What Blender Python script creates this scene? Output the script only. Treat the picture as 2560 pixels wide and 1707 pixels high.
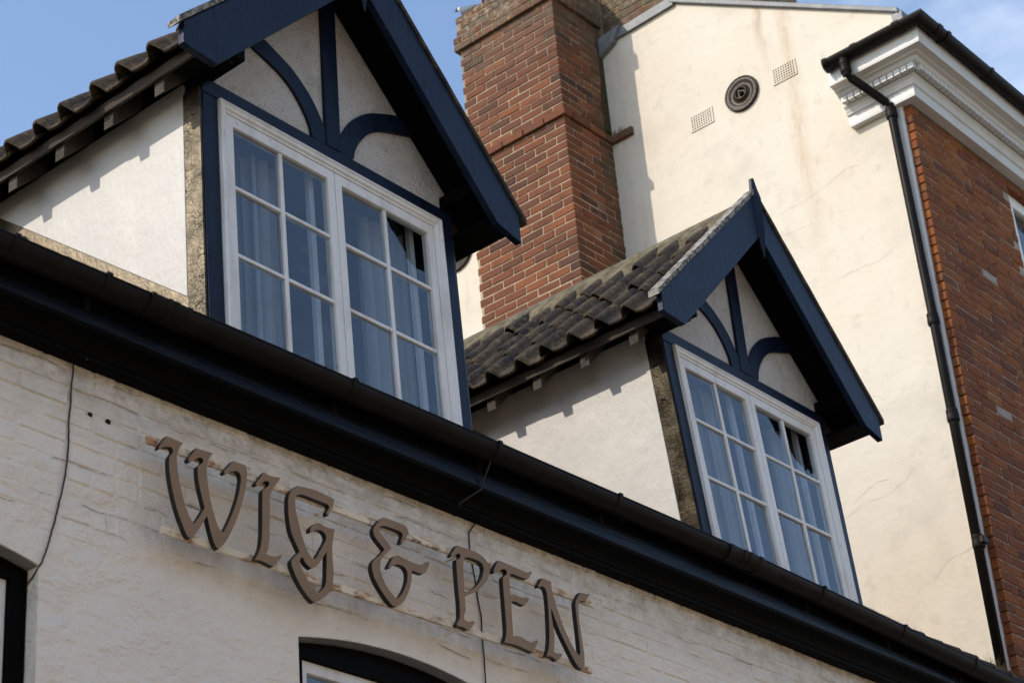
import bpy, bmesh, math, random
from mathutils import Vector, Matrix
from mathutils.geometry import tessellate_polygon
random.seed(7)
for o in list(bpy.data.objects): bpy.data.objects.remove(o)
SC = bpy.context.scene
COL = SC.collection

# ------------------------------------------------------------------ camera
# world: X along the pub front (right), Y into the building, Z up.  Wall plane is Y = 0.
FPX, CX, CY = 5200.0, 1280.0, 853.5                 # focal length / centre in photo pixels (2560 x 1707)
CAM = Vector((0.0, -5.5, 1.6))
R = ((0.65084058, -0.75520839, -0.07788985),         # rows: camera right, down, forward in world axes
     (0.32286675, 0.36817228, -0.87189807),
     (0.68714161, 0.54231860, 0.48345314))
cam = bpy.data.objects.new('camera', bpy.data.cameras.new('camera'))
COL.objects.link(cam)
rt, dn, fw = (Vector(r).normalized() for r in R)
m = Matrix((rt, -dn, -fw)).transposed().to_4x4()
m.translation = CAM
cam.matrix_world = m
cam.data.sensor_width = 36.0
cam.data.lens = FPX / 2560.0 * 36.0
cam.data.clip_end = 3000
cam.data.dof.use_dof = True
cam.data.dof.focus_distance = 10.3
cam.data.dof.aperture_fstop = 5.0
SC.camera = cam

# ------------------------------------------------------------------ light
SUN = Vector((-1.0, 0.49, 0.91)).normalized()        # direction towards the sun (from the cheek and chimney shadows)
world = bpy.data.worlds.new('World'); SC.world = world; world.use_nodes = True
wn = world.node_tree.nodes; wl = world.node_tree.links
bg = wn['Background']
sky = wn.new('ShaderNodeTexSky'); sky.sky_type = 'NISHITA'; sky.sun_disc = False
sky.sun_elevation = math.asin(SUN.z)
sky.sun_rotation = math.atan2(SUN.x, SUN.y) % (2 * math.pi)
sky.air_density = 1.0; sky.dust_density = 0.7; sky.ozone_density = 1.0
tc = wn.new('ShaderNodeTexCoord')
mp = wn.new('ShaderNodeMapping'); mp.inputs['Scale'].default_value = (1.0, 1.0, 2.0)
mp.inputs['Location'].default_value = (2.16, 14.97, 7.18)
cn = wn.new('ShaderNodeTexNoise'); cn.inputs['Scale'].default_value = 3.2; cn.inputs['Detail'].default_value = 9; cn.inputs['Roughness'].default_value = .58
cr = wn.new('ShaderNodeValToRGB'); cr.color_ramp.elements[0].position = .53; cr.color_ramp.elements[1].position = .86
mx = wn.new('ShaderNodeMixRGB'); mx.inputs['Color2'].default_value = (4.6, 5.0, 5.7, 1)
wl.new(tc.outputs['Generated'], mp.inputs['Vector']); wl.new(mp.outputs['Vector'], cn.inputs['Vector'])
wl.new(cn.outputs['Fac'], cr.inputs['Fac']); wl.new(cr.outputs['Color'], mx.inputs['Fac'])
wl.new(sky.outputs['Color'], mx.inputs['Color1']); wl.new(mx.outputs['Color'], bg.inputs['Color'])
bg.inputs['Strength'].default_value = 0.15
sl = bpy.data.lights.new('sun', 'SUN'); sl.energy = 2.0; sl.angle = math.radians(0.55); sl.color = (1.0, .93, .82)
so = bpy.data.objects.new('sun', sl); COL.objects.link(so)
so.location = (-20, 10, 30); so.rotation_euler = (-SUN).to_track_quat('-Z', 'Y').to_euler()
SC.view_settings.view_transform = 'Standard'; SC.view_settings.look = 'None'
SC.view_settings.exposure = 0.85; SC.view_settings.gamma = 1.0; SC.view_settings.use_curve_mapping = False

# ------------------------------------------------------------------ pixels to places
def ray(px, py):
    a, b = (px - CX) / FPX, (py - CY) / FPX
    return rt * a + dn * b + fw
def onY(px, py, y=0.0): d = ray(px, py); return CAM + d * ((y - CAM.y) / d.y)
def onX(px, py, x): d = ray(px, py); return CAM + d * ((x - CAM.x) / d.x)
def proj(p):
    v = Vector(p) - CAM; c = v.dot(fw)
    return CX + FPX * v.dot(rt) / c, CY + FPX * v.dot(dn) / c

# ------------------------------------------------------------------ materials
def _pos(nt, scale=(1, 1, 1)):
    g = nt.nodes.new('ShaderNodeNewGeometry'); mpn = nt.nodes.new('ShaderNodeMapping')
    mpn.inputs['Scale'].default_value = scale
    nt.links.new(g.outputs['Position'], mpn.inputs['Vector']); return mpn.outputs['Vector']
def _noise(nt, scale, detail=4, rough=.55, stretch=(1, 1, 1), dist=0):
    n = nt.nodes.new('ShaderNodeTexNoise'); n.inputs['Scale'].default_value = scale
    n.inputs['Detail'].default_value = detail; n.inputs['Roughness'].default_value = rough; n.inputs['Distortion'].default_value = dist
    nt.links.new(_pos(nt, stretch), n.inputs['Vector']); return n.outputs['Fac']
def _ramp(nt, src, lo, hi):
    r = nt.nodes.new('ShaderNodeMapRange'); r.inputs['From Min'].default_value = lo; r.inputs['From Max'].default_value = hi
    nt.links.new(src, r.inputs['Value']); return r.outputs['Result']
def _math(nt, op, a, b):
    n = nt.nodes.new('ShaderNodeMath'); n.operation = op
    for i, v in enumerate((a, b)):
        if isinstance(v, (int, float)): n.inputs[i].default_value = v
        else: nt.links.new(v, n.inputs[i])
    return n.outputs[0]
def _mix(nt, fac, c1, c2):
    n = nt.nodes.new('ShaderNodeMixRGB')
    for k, v in (('Fac', fac), ('Color1', c1), ('Color2', c2)):
        if isinstance(v, tuple): n.inputs[k].default_value = (*v, 1)
        elif isinstance(v, (int, float)): n.inputs[k].default_value = v
        else: nt.links.new(v, n.inputs[k])
    return n.outputs['Color']
def mat(name, base, rough=.6, spec=.4, layers=(), bumps=(), metal=0, after=None, palette=None):
    """layers: (colour, noise scale, lo, hi, amount, stretch); bumps: (noise scale, distance, stretch)"""
    M = bpy.data.materials.new(name); M.use_nodes = True; nt = M.node_tree
    b = nt.nodes['Principled BSDF']
    b.inputs['Roughness'].default_value = rough; b.inputs['Specular IOR Level'].default_value = spec; b.inputs['Metallic'].default_value = metal
    c = base
    if palette:
        oi = nt.nodes.new('ShaderNodeObjectInfo'); g = nt.nodes.new('ShaderNodeNewGeometry')
        f = _math(nt, 'FRACT', _math(nt, 'ADD', oi.outputs['Random'], g.outputs['Random Per Island']), 0)
        cr = nt.nodes.new('ShaderNodeValToRGB'); cr.color_ramp.interpolation = 'LINEAR'
        el = cr.color_ramp.elements
        for i, (p, col) in enumerate(palette):
            e = el[i] if i < 2 else el.new(p)
            e.position = p; e.color = (*col, 1)
        nt.links.new(f, cr.inputs['Fac']); c = cr.outputs['Color']
    for L in layers:
        col, sc, lo, hi, amt = L[:5]; st = L[5] if len(L) > 5 else (1, 1, 1)
        f = _math(nt, 'MULTIPLY', _ramp(nt, _noise(nt, sc, 6, .6, st), lo, hi), amt)
        c = _mix(nt, f, c, col)
    if after: c = after(nt, c)
    if isinstance(c, tuple): b.inputs['Base Color'].default_value = (*c, 1)
    else: nt.links.new(c, b.inputs['Base Color'])
    prev = None
    for B in bumps:
        sc, dist = B[:2]; st = B[2] if len(B) > 2 else (1, 1, 1)
        bp = nt.nodes.new('ShaderNodeBump'); bp.inputs['Distance'].default_value = dist; bp.inputs['Strength'].default_value = 1
        nt.links.new(_noise(nt, sc, 5, .6, st), bp.inputs['Height'])
        if prev: nt.links.new(prev, bp.inputs['Normal'])
        prev = bp.outputs['Normal']
    if prev: nt.links.new(prev, b.inputs['Normal'])
    return M

def _band(nt, axis, lo, hi):
    s = nt.nodes.new('ShaderNodeSeparateXYZ'); g = nt.nodes.new('ShaderNodeNewGeometry')
    nt.links.new(g.outputs['Position'], s.inputs[0]); return _ramp(nt, s.outputs[axis], lo, hi)

def facade_after(nt, c):        # brown grime and cobweb dirt under the eaves, and on the lower wall blotches
    f = _math(nt, 'MULTIPLY', _band(nt, 'Z', 5.08, 5.46), _ramp(nt, _noise(nt, 7, 8, .7, (1, 1, 1.6)), .30, .62))
    c = _mix(nt, _math(nt, 'MULTIPLY', f, .8), c, (.30, .22, .13))
    for zt, zb in ((5.215, 5.05), (4.855, 4.66)):      # dirt and rust washed down from the sign rails
        f3 = _math(nt, 'MULTIPLY', _math(nt, 'MULTIPLY', _band(nt, 'Z', zb, zt), _band(nt, 'Z', zt + .02, zt)), _math(nt, 'MULTIPLY', _band(nt, 'X', 4.55, 4.9), _band(nt, 'X', 7.5, 7.2)))
        f3 = _math(nt, 'MULTIPLY', f3, _ramp(nt, _noise(nt, 6, 8, .7, (1, 1, .5)), .34, .66))
        c = _mix(nt, _math(nt, 'MULTIPLY', f3, .6), c, (.34, .25, .15))
    f2 = _math(nt, 'MULTIPLY', _band(nt, 'Z', 5.30, 5.47), _ramp(nt, _noise(nt, 26, 8, .75), .50, .64))
    return _mix(nt, _math(nt, 'MULTIPLY', f2, .75), c, (.10, .08, .05))
def cream_after(nt, c):         # run-off stain below the right-hand vent, faint streaks below the coping
    s = nt.nodes.new('ShaderNodeSeparateXYZ'); g = nt.nodes.new('ShaderNodeNewGeometry'); nt.links.new(g.outputs['Position'], s.inputs[0])
    w = _noise(nt, 2.5, 6, .6, (1, 1, .6))
    y = _math(nt, 'ADD', s.outputs['Y'], _math(nt, 'MULTIPLY', _math(nt, 'SUBTRACT', w, .5), .25))
    d = _math(nt, 'ABSOLUTE', _math(nt, 'SUBTRACT', y, .875), 0)
    f = _math(nt, 'MULTIPLY', _ramp(nt, d, .10, .0), _ramp(nt, s.outputs['Z'], 8.9, 10.4))
    f = _math(nt, 'MULTIPLY', f, _ramp(nt, _noise(nt, 30, 6, .7, (1, 1, .25)), .25, .7))
    c = _mix(nt, _math(nt, 'MULTIPLY', f, .62), c, (.42, .25, .13))
    d2 = _math(nt, 'ABSOLUTE', _math(nt, 'SUBTRACT', y, 1.10), 0)
    f = _math(nt, 'MULTIPLY', _ramp(nt, d2, .05, .0), _ramp(nt, s.outputs['Z'], 11.15, 11.75))
    c = _mix(nt, _math(nt, 'MULTIPLY', f, .6), c, (.35, .24, .14))
    f = _math(nt, 'MULTIPLY', _ramp(nt, s.outputs['Z'], 7.4, 6.0), _ramp(nt, _noise(nt, 1.6, 6, .6), .3, .7))
    c = _mix(nt, _math(nt, 'MULTIPLY', f, .35), c, (.60, .50, .36))
    f = _math(nt, 'MULTIPLY', _ramp(nt, s.outputs['Y'], 1.9, 2.6), _ramp(nt, _noise(nt, 9, 7, .7, (1, 1, .12)), .5, .7))
    return _mix(nt, _math(nt, 'MULTIPLY', f, .35), c, (.40, .33, .24))
def moss_after(nt, c):          # lichen and soot on the head of the chimney, moss by the wall
    f = _math(nt, 'MULTIPLY', _band(nt, 'Z', 11.1, 12.3), _ramp(nt, _noise(nt, 3.2, 7, .65), .36, .62))
    c = _mix(nt, _math(nt, 'MULTIPLY', f, .55), c, (.075, .045, .03))
    f = _math(nt, 'MULTIPLY', _band(nt, 'X', 11.40, 11.55), _ramp(nt, _noise(nt, 6, 7, .65, (1, 1, 1.5)), .54, .68))
    c = _mix(nt, _math(nt, 'MULTIPLY', f, .4), c, (.32, .23, .17))
    f = _math(nt, 'MULTIPLY', _band(nt, 'Z', 12.0, 12.62), _ramp(nt, _noise(nt, 8, 7, .7), .40, .58))
    c = _mix(nt, _math(nt, 'MULTIPLY', f, .8), c, (.13, .105, .07))
    f = _math(nt, 'MULTIPLY', _band(nt, 'Z', 12.50, 12.70), _ramp(nt, _noise(nt, 17, 7, .7), .5, .62))
    c = _mix(nt, _math(nt, 'MULTIPLY', f, .7), c, (.36, .30, .20))
    f = _math(nt, 'MULTIPLY', _band(nt, 'Z', 12.2, 12.6), _ramp(nt, _noise(nt, 21, 5, .6), .64, .70))
    c = _mix(nt, f, c, (.55, .27, .04))
    f = _math(nt, 'MULTIPLY', _band(nt, 'X', 11.60, 11.80), _ramp(nt, _noise(nt, 6, 7, .7, (1, 1, .5)), .42, .62))
    c = _mix(nt, _math(nt, 'MULTIPLY', f, .75), c, (.10, .085, .045))
    return c

m_facade = mat('painted_brick', (.90, .805, .675), .62, .25, [((.66, .58, .48), 2.2, .48, .78, .3), ((.80, .75, .68), .9, .45, .7, .5), ((.30, .24, .17), 30, .68, .76, .5)],
               [(2.6, .055, (1, 1, 1.6)), (8, .018, (1, 1, 1.3)), (26, .005), (60, .002)], after=facade_after)
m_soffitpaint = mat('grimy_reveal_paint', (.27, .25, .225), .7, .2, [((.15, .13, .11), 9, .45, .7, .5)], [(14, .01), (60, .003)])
m_cheek = mat('smooth_white_plaster', (.565, .530, .480), .55, .35, [((.66, .61, .52), 2.5, .45, .75, .5), ((.5, .45, .38), 45, .70, .76, .5)], [(2.2, .02, (1, 1.5, 1)), (9, .003, (1, 2.5, 1)), (60, .0007)])
m_rough = mat('roughcast_white', (.72, .665, .59), .8, .2, [((.30, .26, .2), 4.5, .48, .80, .55), ((.26, .23, .19), 62, .57, .66, .5), ((.07, .06, .05), 85, .64, .70, .6)], [(48, .020), (110, .009)])
m_cream = mat('cream_render', (.635, .565, .458), .75, .25, [((.60, .49, .37), 1.1, .46, .72, .5), ((.47, .41, .33), 1.9, .52, .74, .55), ((.40, .34, .27), 6.5, .58, .74, .35), ((.42, .34, .25), 14, .62, .8, .4, (1, 1, .35))], [(1.6, .016), (6, .0045, (1, 1, 1.4)), (45, .0011)], after=cream_after)
m_navy = mat('navy_gloss_paint', (.0050, .0105, .027), .40, .20, [((.003, .005, .010), 5, .42, .75, .8), ((.012, .022, .046), 1.7, .42, .7, .6), ((.09, .09, .09), 55, .675, .70, .7, (1, 1, .6)), ((.0015, .0015, .002), 30, .60, .66, .8, (1, 1, .35))], [(28, .003, (1, 1, .12)), (70, .002)])
m_navyh = mat('navy_fascia_paint', (.002, .0026, .0045), .24, .13, [((.004, .004, .006), 7, .42, .7, .8)], [(60, .0012, (.10, 1, 1)), (150, .0008, (.2, 1, 1))])
m_black = mat('black_timber_paint', (.0025, .0020, .0018), .55, .04, [((.006, .005, .004), 8, .5, .8, .6)], [(30, .003, (1, .15, 1))])
m_gutter = mat('black_gutter_plastic', (.0090, .0064, .0044), .46, .11, [((.018, .014, .010), 6, .45, .75, .7), ((.12, .11, .09), 80, .71, .77, .6)], [(35, .0012)])
m_tar = mat('cracked_black_gloss', (.022, .016, .009), .46, 1.0, [((.008, .006, .005), 3.5, .46, .62, .6)], [(9, .0016), (30, .0026, (1, 1, 2.2)), (90, .0012)])
def crackle(M, lo=.35, hi=.65, scale=(20, 20, 40), edge=.030, depth=.003, wobble=.35):
    nt = M.node_tree; b = nt.nodes['Principled BSDF']
    vn = nt.nodes.new('ShaderNodeTexVoronoi'); vn.feature = 'DISTANCE_TO_EDGE'; vn.inputs['Scale'].default_value = 1
    nz = nt.nodes.new('ShaderNodeTexNoise'); nz.inputs['Scale'].default_value = 6
    add = nt.nodes.new('ShaderNodeMixRGB'); add.blend_type = 'ADD'; add.inputs['Fac'].default_value = wobble * 4
    pv = _pos(nt, scale); nt.links.new(_pos(nt), nz.inputs['Vector'])
    nt.links.new(pv, add.inputs['Color1']); nt.links.new(nz.outputs['Color'], add.inputs['Color2']); nt.links.new(add.outputs['Color'], vn.inputs['Vector'])
    f = _math(nt, 'MULTIPLY', _ramp(nt, vn.outputs['Distance'], edge, 0.0), _ramp(nt, _noise(nt, 5.0, 3), .44, .54))
    old = b.inputs['Base Color'].links[0].from_socket
    nt.links.new(_mix(nt, f, old, (.003, .003, .003)), b.inputs['Base Color'])
    mot = _math(nt, 'ADD', lo, _math(nt, 'MULTIPLY', _ramp(nt, _noise(nt, 7, 6, .65, (1, 1, .8)), .40, .62), hi))
    nt.links.new(_math(nt, 'MULTIPLY', _math(nt, 'SUBTRACT', 1.0, f), mot), b.inputs['Specular IOR Level'])
    bp = nt.nodes.new('ShaderNodeBump'); bp.inputs['Distance'].default_value = depth; bp.invert = True
    nt.links.new(f, bp.inputs['Height']); nt.links.new(b.inputs['Normal'].links[0].from_socket, bp.inputs['Normal']); nt.links.new(bp.outputs['Normal'], b.inputs['Normal'])
m_tar2 = m_tar.copy(); m_tar2.name = 'dull_cracked_black_gloss'
crackle(m_tar); crackle(m_tar2, .06, .40)
m_tar2.node_tree.nodes['Principled BSDF'].inputs['Specular Tint'].default_value = (1, .80, .50, 1)
m_tar.node_tree.nodes['Principled BSDF'].inputs['IOR'].default_value = 1.75
m_tar.node_tree.nodes['Principled BSDF'].inputs['Specular Tint'].default_value = (1, .80, .50, 1)
m_white = mat('white_window_paint', (.82, .79, .74), .42, .4, [((.45, .40, .33), 9, .50, .78, .6, (1, 1, .3)), ((.13, .10, .08), 60, .66, .72, .8, (1, 1, .25))], [(50, .002, (1, 1, .15))])
m_tile = mat('dark_pantile', (.052, .046, .047), .72, .15, [((.085, .060, .034), 9, .42, .66, .8), ((.16, .12, .06), 24, .54, .66, .65), ((.012, .010, .009), 20, .58, .72, .7), ((.30, .29, .25), 110, .70, .75, .8)], [(26, .007), (70, .004), (160, .002)],
             palette=[(0, (.024, .021, .021)), (.5, (.040, .031, .025)), (1, (.068, .049, .033))])
m_mortar = mat('mossy_mortar', (.185, .15, .092), .9, .15, [((.075, .06, .03), 11, .40, .60, .85), ((.30, .26, .19), 30, .58, .7, .5), ((.03, .028, .02), 55, .62, .68, .8)], [(22, .02), (70, .008)])
m_verge = mat('weathered_verge_cement', (.30, .27, .225), .85, .2, [((.05, .045, .038), 30, .46, .56, .85, (1, 1, 1)), ((.50, .45, .37), 70, .6, .7, .5)], [(40, .008)])
m_ridge = mat('grey_ridge', (.115, .103, .09), .6, .3, [((.09, .08, .065), 7, .42, .7, .7), ((.2, .185, .155), 50, .62, .72, .5)], [(30, .004)])
m_timber = mat('weathered_eaves_timber', (.085, .066, .050), .8, .15, [((.030, .023, .017), 6, .40, .7, .8, (1, .25, 1))], [(45, .004, (1, .12, 1))])
m_rafter = mat('rafter_timber', (.085, .070, .056), .8, .1, [((.025, .02, .016), 9, .42, .7, .7)], [(45, .003)])
m_brick = mat('chimney_brick', (.25, .09, .06), .8, .2, [((.055, .028, .018), 9, .50, .78, .65), ((.26, .11, .06), 40, .60, .76, .4)], [(60, .004), (160, .002)], after=moss_after,
              palette=[(0, (.062, .028, .017)), (.2, (.118, .042, .020)), (.45, (.160, .051, .021)), (.7, (.135, .047, .022)), (.88, (.215, .070, .026)), (1, (.085, .038, .023))])
m_joint = mat('pale_mortar_joint', (.42, .32, .215), .9, .1, [((.24, .175, .12), 12, .45, .7, .6)], [(80, .003)], after=moss_after)
m_brick2 = mat('orange_red_brick', (.3, .1, .04), .8, .2, [((.10, .045, .03), 16, .50, .76, .7), ((.42, .19, .08), 34, .58, .74, .5), ((.5, .45, .38), 95, .73, .77, .6)], [(45, .008), (130, .003)],
               palette=[(0, (.15, .048, .019)), (.3, (.225, .070, .019)), (.55, (.27, .086, .020)), (.8, (.20, .062, .020)), (.93, (.11, .040, .022)), (1, (.28, .11, .034))])
m_joint2 = mat('grey_mortar_joint', (.40, .34, .26), .9, .1, [((.16, .11, .08), 14, .46, .66, .6)], [(70, .005)])
m_patch = mat('cement_patch', (.36, .30, .25), .85, .2, [((.25, .21, .18), 20, .4, .7, .6)], [(50, .004)])
m_cornice = mat('white_cornice_paint', (.62, .595, .56), .5, .35, [((.48, .43, .36), 6, .48, .8, .55), ((.2, .17, .13), 14, .64, .78, .5)], [(40, .002)])
m_lead = mat('grey_lead', (.13, .132, .136), .5, .4, [((.24, .245, .25), 9, .45, .7, .7), ((.12, .11, .10), 20, .55, .75, .6)], [(18, .004)])
m_leadflash = mat('flashing_lead', (.045, .034, .020), .45, 1.0, [((.01, .008, .006), 16, .48, .60, .8)], [(6, .004), (26, .0035), (80, .0012)])
m_leadflash.node_tree.nodes['Principled BSDF'].inputs['IOR'].default_value = 1.75
m_leadflash.node_tree.nodes['Principled BSDF'].inputs['Specular Tint'].default_value = (1, .80, .52, 1)
m_iron = mat('black_cast_iron', (.024, .015, .007), .34, .12, [((.05, .03, .014), 14, .52, .72, .6)], [(50, .002)])
m_pot = mat('terracotta', (.48, .17, .07), .8, .2, [((.3, .11, .05), 9, .45, .7, .6)], [(50, .003)])
m_letter = mat('bronze_letter_face', (.285, .172, .086), .48, .25, [((.21, .125, .062), 5, .42, .7, .6), ((.34, .22, .125), 14, .5, .75, .5), ((.12, .075, .045), 40, .66, .74, .5)], [(60, .0008)])
m_letterside = mat('black_letter_side', (.012, .011, .010), .5, .35, [((.05, .04, .03), 30, .6, .74, .4)])
m_rail = mat('rusty_white_rail', (.84, .70, .50), .6, .3, [((.40, .15, .03), 9, .50, .60, .85, (1, 1, 2)), ((.12, .05, .02), 18, .59, .66, .85, (1, 1, 2)), ((.5, .42, .32), 4, .4, .7, .5)], [(40, .003)])
m_cable = mat('grey_cable', (.045, .037, .031), .7, .2, [((.13, .11, .10), 30, .5, .7, .6)])
m_hole = mat('dark_hole', (.018, .013, .010), .9, .1)
m_crackm = mat('crack_brown', (.44, .36, .27), .9, .1)  # even brown of the hairline cracks in the render
m_crackf = mat('wall_crack', (.30, .25, .20), .9, .1)
m_curtain = mat('sheer_curtain', (.42, .40, .37), .9, .1)
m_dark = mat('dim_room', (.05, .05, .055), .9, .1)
m_ground = mat('asphalt', (.15, .138, .12), .9, .2, [((.20, .185, .16), 3, .4, .7, .5)], [(60, .01)])
m_grass = mat('dry_grass', (.34, .25, .11), .9, .1, [((.16, .12, .05), 40, .45, .6, .7)])
m_mossm = mat('moss', (.050, .042, .020), .95, .05, [((.11, .08, .035), 40, .5, .65, .7)], [(60, .01)])
m_feather = mat('pigeon_feather', (.13, .145, .17), .7, .3, [((.05, .06, .07), 30, .5, .62, .8)])
m_featherw = mat('pigeon_white', (.62, .64, .68), .7, .3)

def glass_mat():
    M = bpy.data.materials.new('window_glass'); M.use_nodes = True; nt = M.node_tree; nt.nodes.clear()
    out = nt.nodes.new('ShaderNodeOutputMaterial'); mixn = nt.nodes.new('ShaderNodeMixShader')
    fr = nt.nodes.new('ShaderNodeFresnel'); fr.inputs['IOR'].default_value = 2.15
    tr = nt.nodes.new('ShaderNodeBsdfTransparent'); tr.inputs['Color'].default_value = (.86, .90, .93, 1)
    gl = nt.nodes.new('ShaderNodeBsdfGlossy'); gl.inputs['Roughness'].default_value = .012
    bp = nt.nodes.new('ShaderNodeBump'); bp.inputs['Distance'].default_value = .0040
    nt.links.new(_noise(nt, 4.5, 2, .5), bp.inputs['Height']); nt.links.new(bp.outputs['Normal'], gl.inputs['Normal'])
    ge = nt.nodes.new('ShaderNodeNewGeometry')
    fac = _math(nt, 'MULTIPLY', fr.outputs[0], _math(nt, 'SUBTRACT', 1.0, ge.outputs['Backfacing']))
    nt.links.new(fac, mixn.inputs[0]); nt.links.new(tr.outputs[0], mixn.inputs[1]); nt.links.new(gl.outputs[0], mixn.inputs[2])
    nt.links.new(mixn.outputs[0], out.inputs['Surface']); return M
m_glass = glass_mat()

# ------------------------------------------------------------------ mesh helpers
WL = {}
def attach(o, parent):
    if parent is not None:
        o.parent = parent; o.matrix_parent_inverse = Matrix.Translation(-WL[parent.name])
def thing(name, label, cat, loc, group=None):
    o = bpy.data.objects.new(name, None); COL.objects.link(o); o.empty_display_size = .2
    o.location = loc; WL[o.name] = Vector(loc); o['label'] = label; o['category'] = cat
    if group: o['group'] = group
    return o
def tag(o, label, cat, group=None):
    o['label'] = label; o['category'] = cat
    if group: o['group'] = group
    return o

class MB:
    def __init__(s): s.v = []; s.f = []; s.mi = []
    def add(s, verts, faces, mi=0):
        k = len(s.v); s.v += [Vector(p) for p in verts]
        s.f += [tuple(i + k for i in f) for f in faces]; s.mi += [mi] * len(faces); return s
    def box(s, x0, x1, y0, y1, z0, z1, mi=0):
        v = [(x, y, z) for z in (z0, z1) for y in (y0, y1) for x in (x0, x1)]
        return s.add(v, [(0, 2, 3, 1), (4, 5, 7, 6), (0, 1, 5, 4), (2, 6, 7, 3), (0, 4, 6, 2), (1, 3, 7, 5)], mi)
    def prism(s, loops, put, a, b, mi=0, side=None):
        """loops: outer (+ holes) of 2D points; put(p, depth) -> 3D; caps at depth a and b"""
        pts = [p for L in loops for p in L]; n = len(pts)
        tris = tessellate_polygon([[Vector((p[0], p[1], 0)) for p in L] for L in loops])
        va = [put(p, a) for p in pts]; vb = [put(p, b) for p in pts]
        s.add(va + vb, [tuple(t) for t in tris] + [tuple(i + n for i in reversed(t)) for t in tris], mi)
        k = 0; fs = []
        for L in loops:
            q = len(L)
            fs += [(k + i, k + (i + 1) % q, n + k + (i + 1) % q, n + k + i) for i in range(q)]; k += q
        return s.add(va + vb, fs, mi if side is None else side)
    def tube(s, path, r, n=10, cap=True, mi=0):
        path = [Vector(p) for p in path]; rings = []
        for i, p in enumerate(path):
            t = (path[min(i + 1, len(path) - 1)] - path[max(i - 1, 0)]).normalized()
            up = Vector((0, 0, 1)) if abs(t.z) < .9 else Vector((0, 1, 0))
            a = t.cross(up).normalized(); b = t.cross(a)
            rr = r[i] if isinstance(r, (list, tuple)) else r
            rings.append([p + (a * math.cos(2 * math.pi * k / n) + b * math.sin(2 * math.pi * k / n)) * rr for k in range(n)])
        v = [q for g in rings for q in g]; f = []
        for i in range(len(path) - 1):
            for k in range(n): f.append((i * n + k, i * n + (k + 1) % n, (i + 1) * n + (k + 1) % n, (i + 1) * n + k))
        if cap: f += [tuple(range(n)), tuple(range(len(v) - n, len(v)))]
        return s.add(v, f, mi)
    def loft(s, rings, closed=True, cap=False, mi=0):
        n = len(rings[0]); v = [q for g in rings for q in g]; f = []
        for i in range(len(rings) - 1):
            for k in range(n if closed else n - 1):
                f.append((i * n + k, i * n + (k + 1) % n, (i + 1) * n + (k + 1) % n, (i + 1) * n + k))
        if cap: f += [tuple(range(n)), tuple(range(len(v) - n, len(v)))]
        return s.add(v, f, mi)
    def lathe(s, prof, c, axis, n=28, mi=0):
        ax = Vector(axis).normalized(); a = ax.orthogonal().normalized(); b = ax.cross(a); c = Vector(c)
        return s.loft([[c + ax * h + (a * math.cos(2 * math.pi * k / n) + b * math.sin(2 * math.pi * k / n)) * r for k in range(n)] for r, h in prof], True, False, mi)
    def map(s, fn): s.v = [Vector(fn(*p)) for p in s.v]; return s
    def mesh(s, name, mats, smooth=False, origin=None):
        c = origin
        if c is None:
            xs = [p.x for p in s.v]; ys = [p.y for p in s.v]; zs = [p.z for p in s.v]
            c = Vector(((min(xs) + max(xs)) / 2, (min(ys) + max(ys)) / 2, min(zs)))
        me = bpy.data.meshes.new(name); me.from_pydata([tuple(p - c) for p in s.v], [], s.f)
        for mt in (mats if isinstance(mats, (list, tuple)) else [mats]): me.materials.append(mt)
        for p, i in zip(me.polygons, s.mi): p.material_index = i; p.use_smooth = smooth
        bm = bmesh.new(); bm.from_mesh(me); bmesh.ops.remove_doubles(bm, verts=bm.verts, dist=1e-5)
        bmesh.ops.recalc_face_normals(bm, faces=bm.faces); bm.to_mesh(me); bm.free(); me.update()
        return me, c
    def build(s, name, mats, parent=None, smooth=False, bevel=0, kind=None):
        me, c = s.mesh(name, mats, smooth)
        o = bpy.data.objects.new(name, me); COL.objects.link(o); o.location = c; WL[o.name] = c.copy(); attach(o, parent)
        if bevel:
            md = o.modifiers.new('bevel', 'BEVEL'); md.width = bevel; md.segments = 2; md.limit_method = 'ANGLE'; md.angle_limit = math.radians(40)
        if kind: o['kind'] = kind
        return o
def inst(name, me, loc, parent, rotz=0, rx=0, ry=0):
    o = bpy.data.objects.new(name, me); COL.objects.link(o); o.location = loc; o.rotation_euler = (rx, ry, rotz)
    WL[o.name] = Vector(loc); attach(o, parent); return o
def catmull(P, closed, n=4, corner=42):
    P = [Vector((p[0], p[1])) for p in P]; out = []; N = len(P); T = []
    for i in range(N):
        if not closed and i in (0, N - 1): T.append(Vector((0, 0))); continue
        a, b, c = P[i - 1], P[i], P[(i + 1) % N]
        ang = math.degrees((b - a).angle(c - b, 0))
        T.append(Vector((0, 0)) if ang > corner else (c - a) * .5)
    for i in range(N if closed else N - 1):
        p0, p1 = P[i], P[(i + 1) % N]; L = (p1 - p0).length; t0, t1 = T[i], T[(i + 1) % N]
        if t0.length > L: t0 = t0.normalized() * L
        if t1.length > L: t1 = t1.normalized() * L
        for k in range(n):
            t = k / n
            out.append(p0 * (2*t**3 - 3*t*t + 1) + t0 * (t**3 - 2*t*t + t) + p1 * (-2*t**3 + 3*t*t) + t1 * (t**3 - t*t))
    if not closed: out.append(P[-1])
    return [(p.x, p.y) for p in out]
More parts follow.
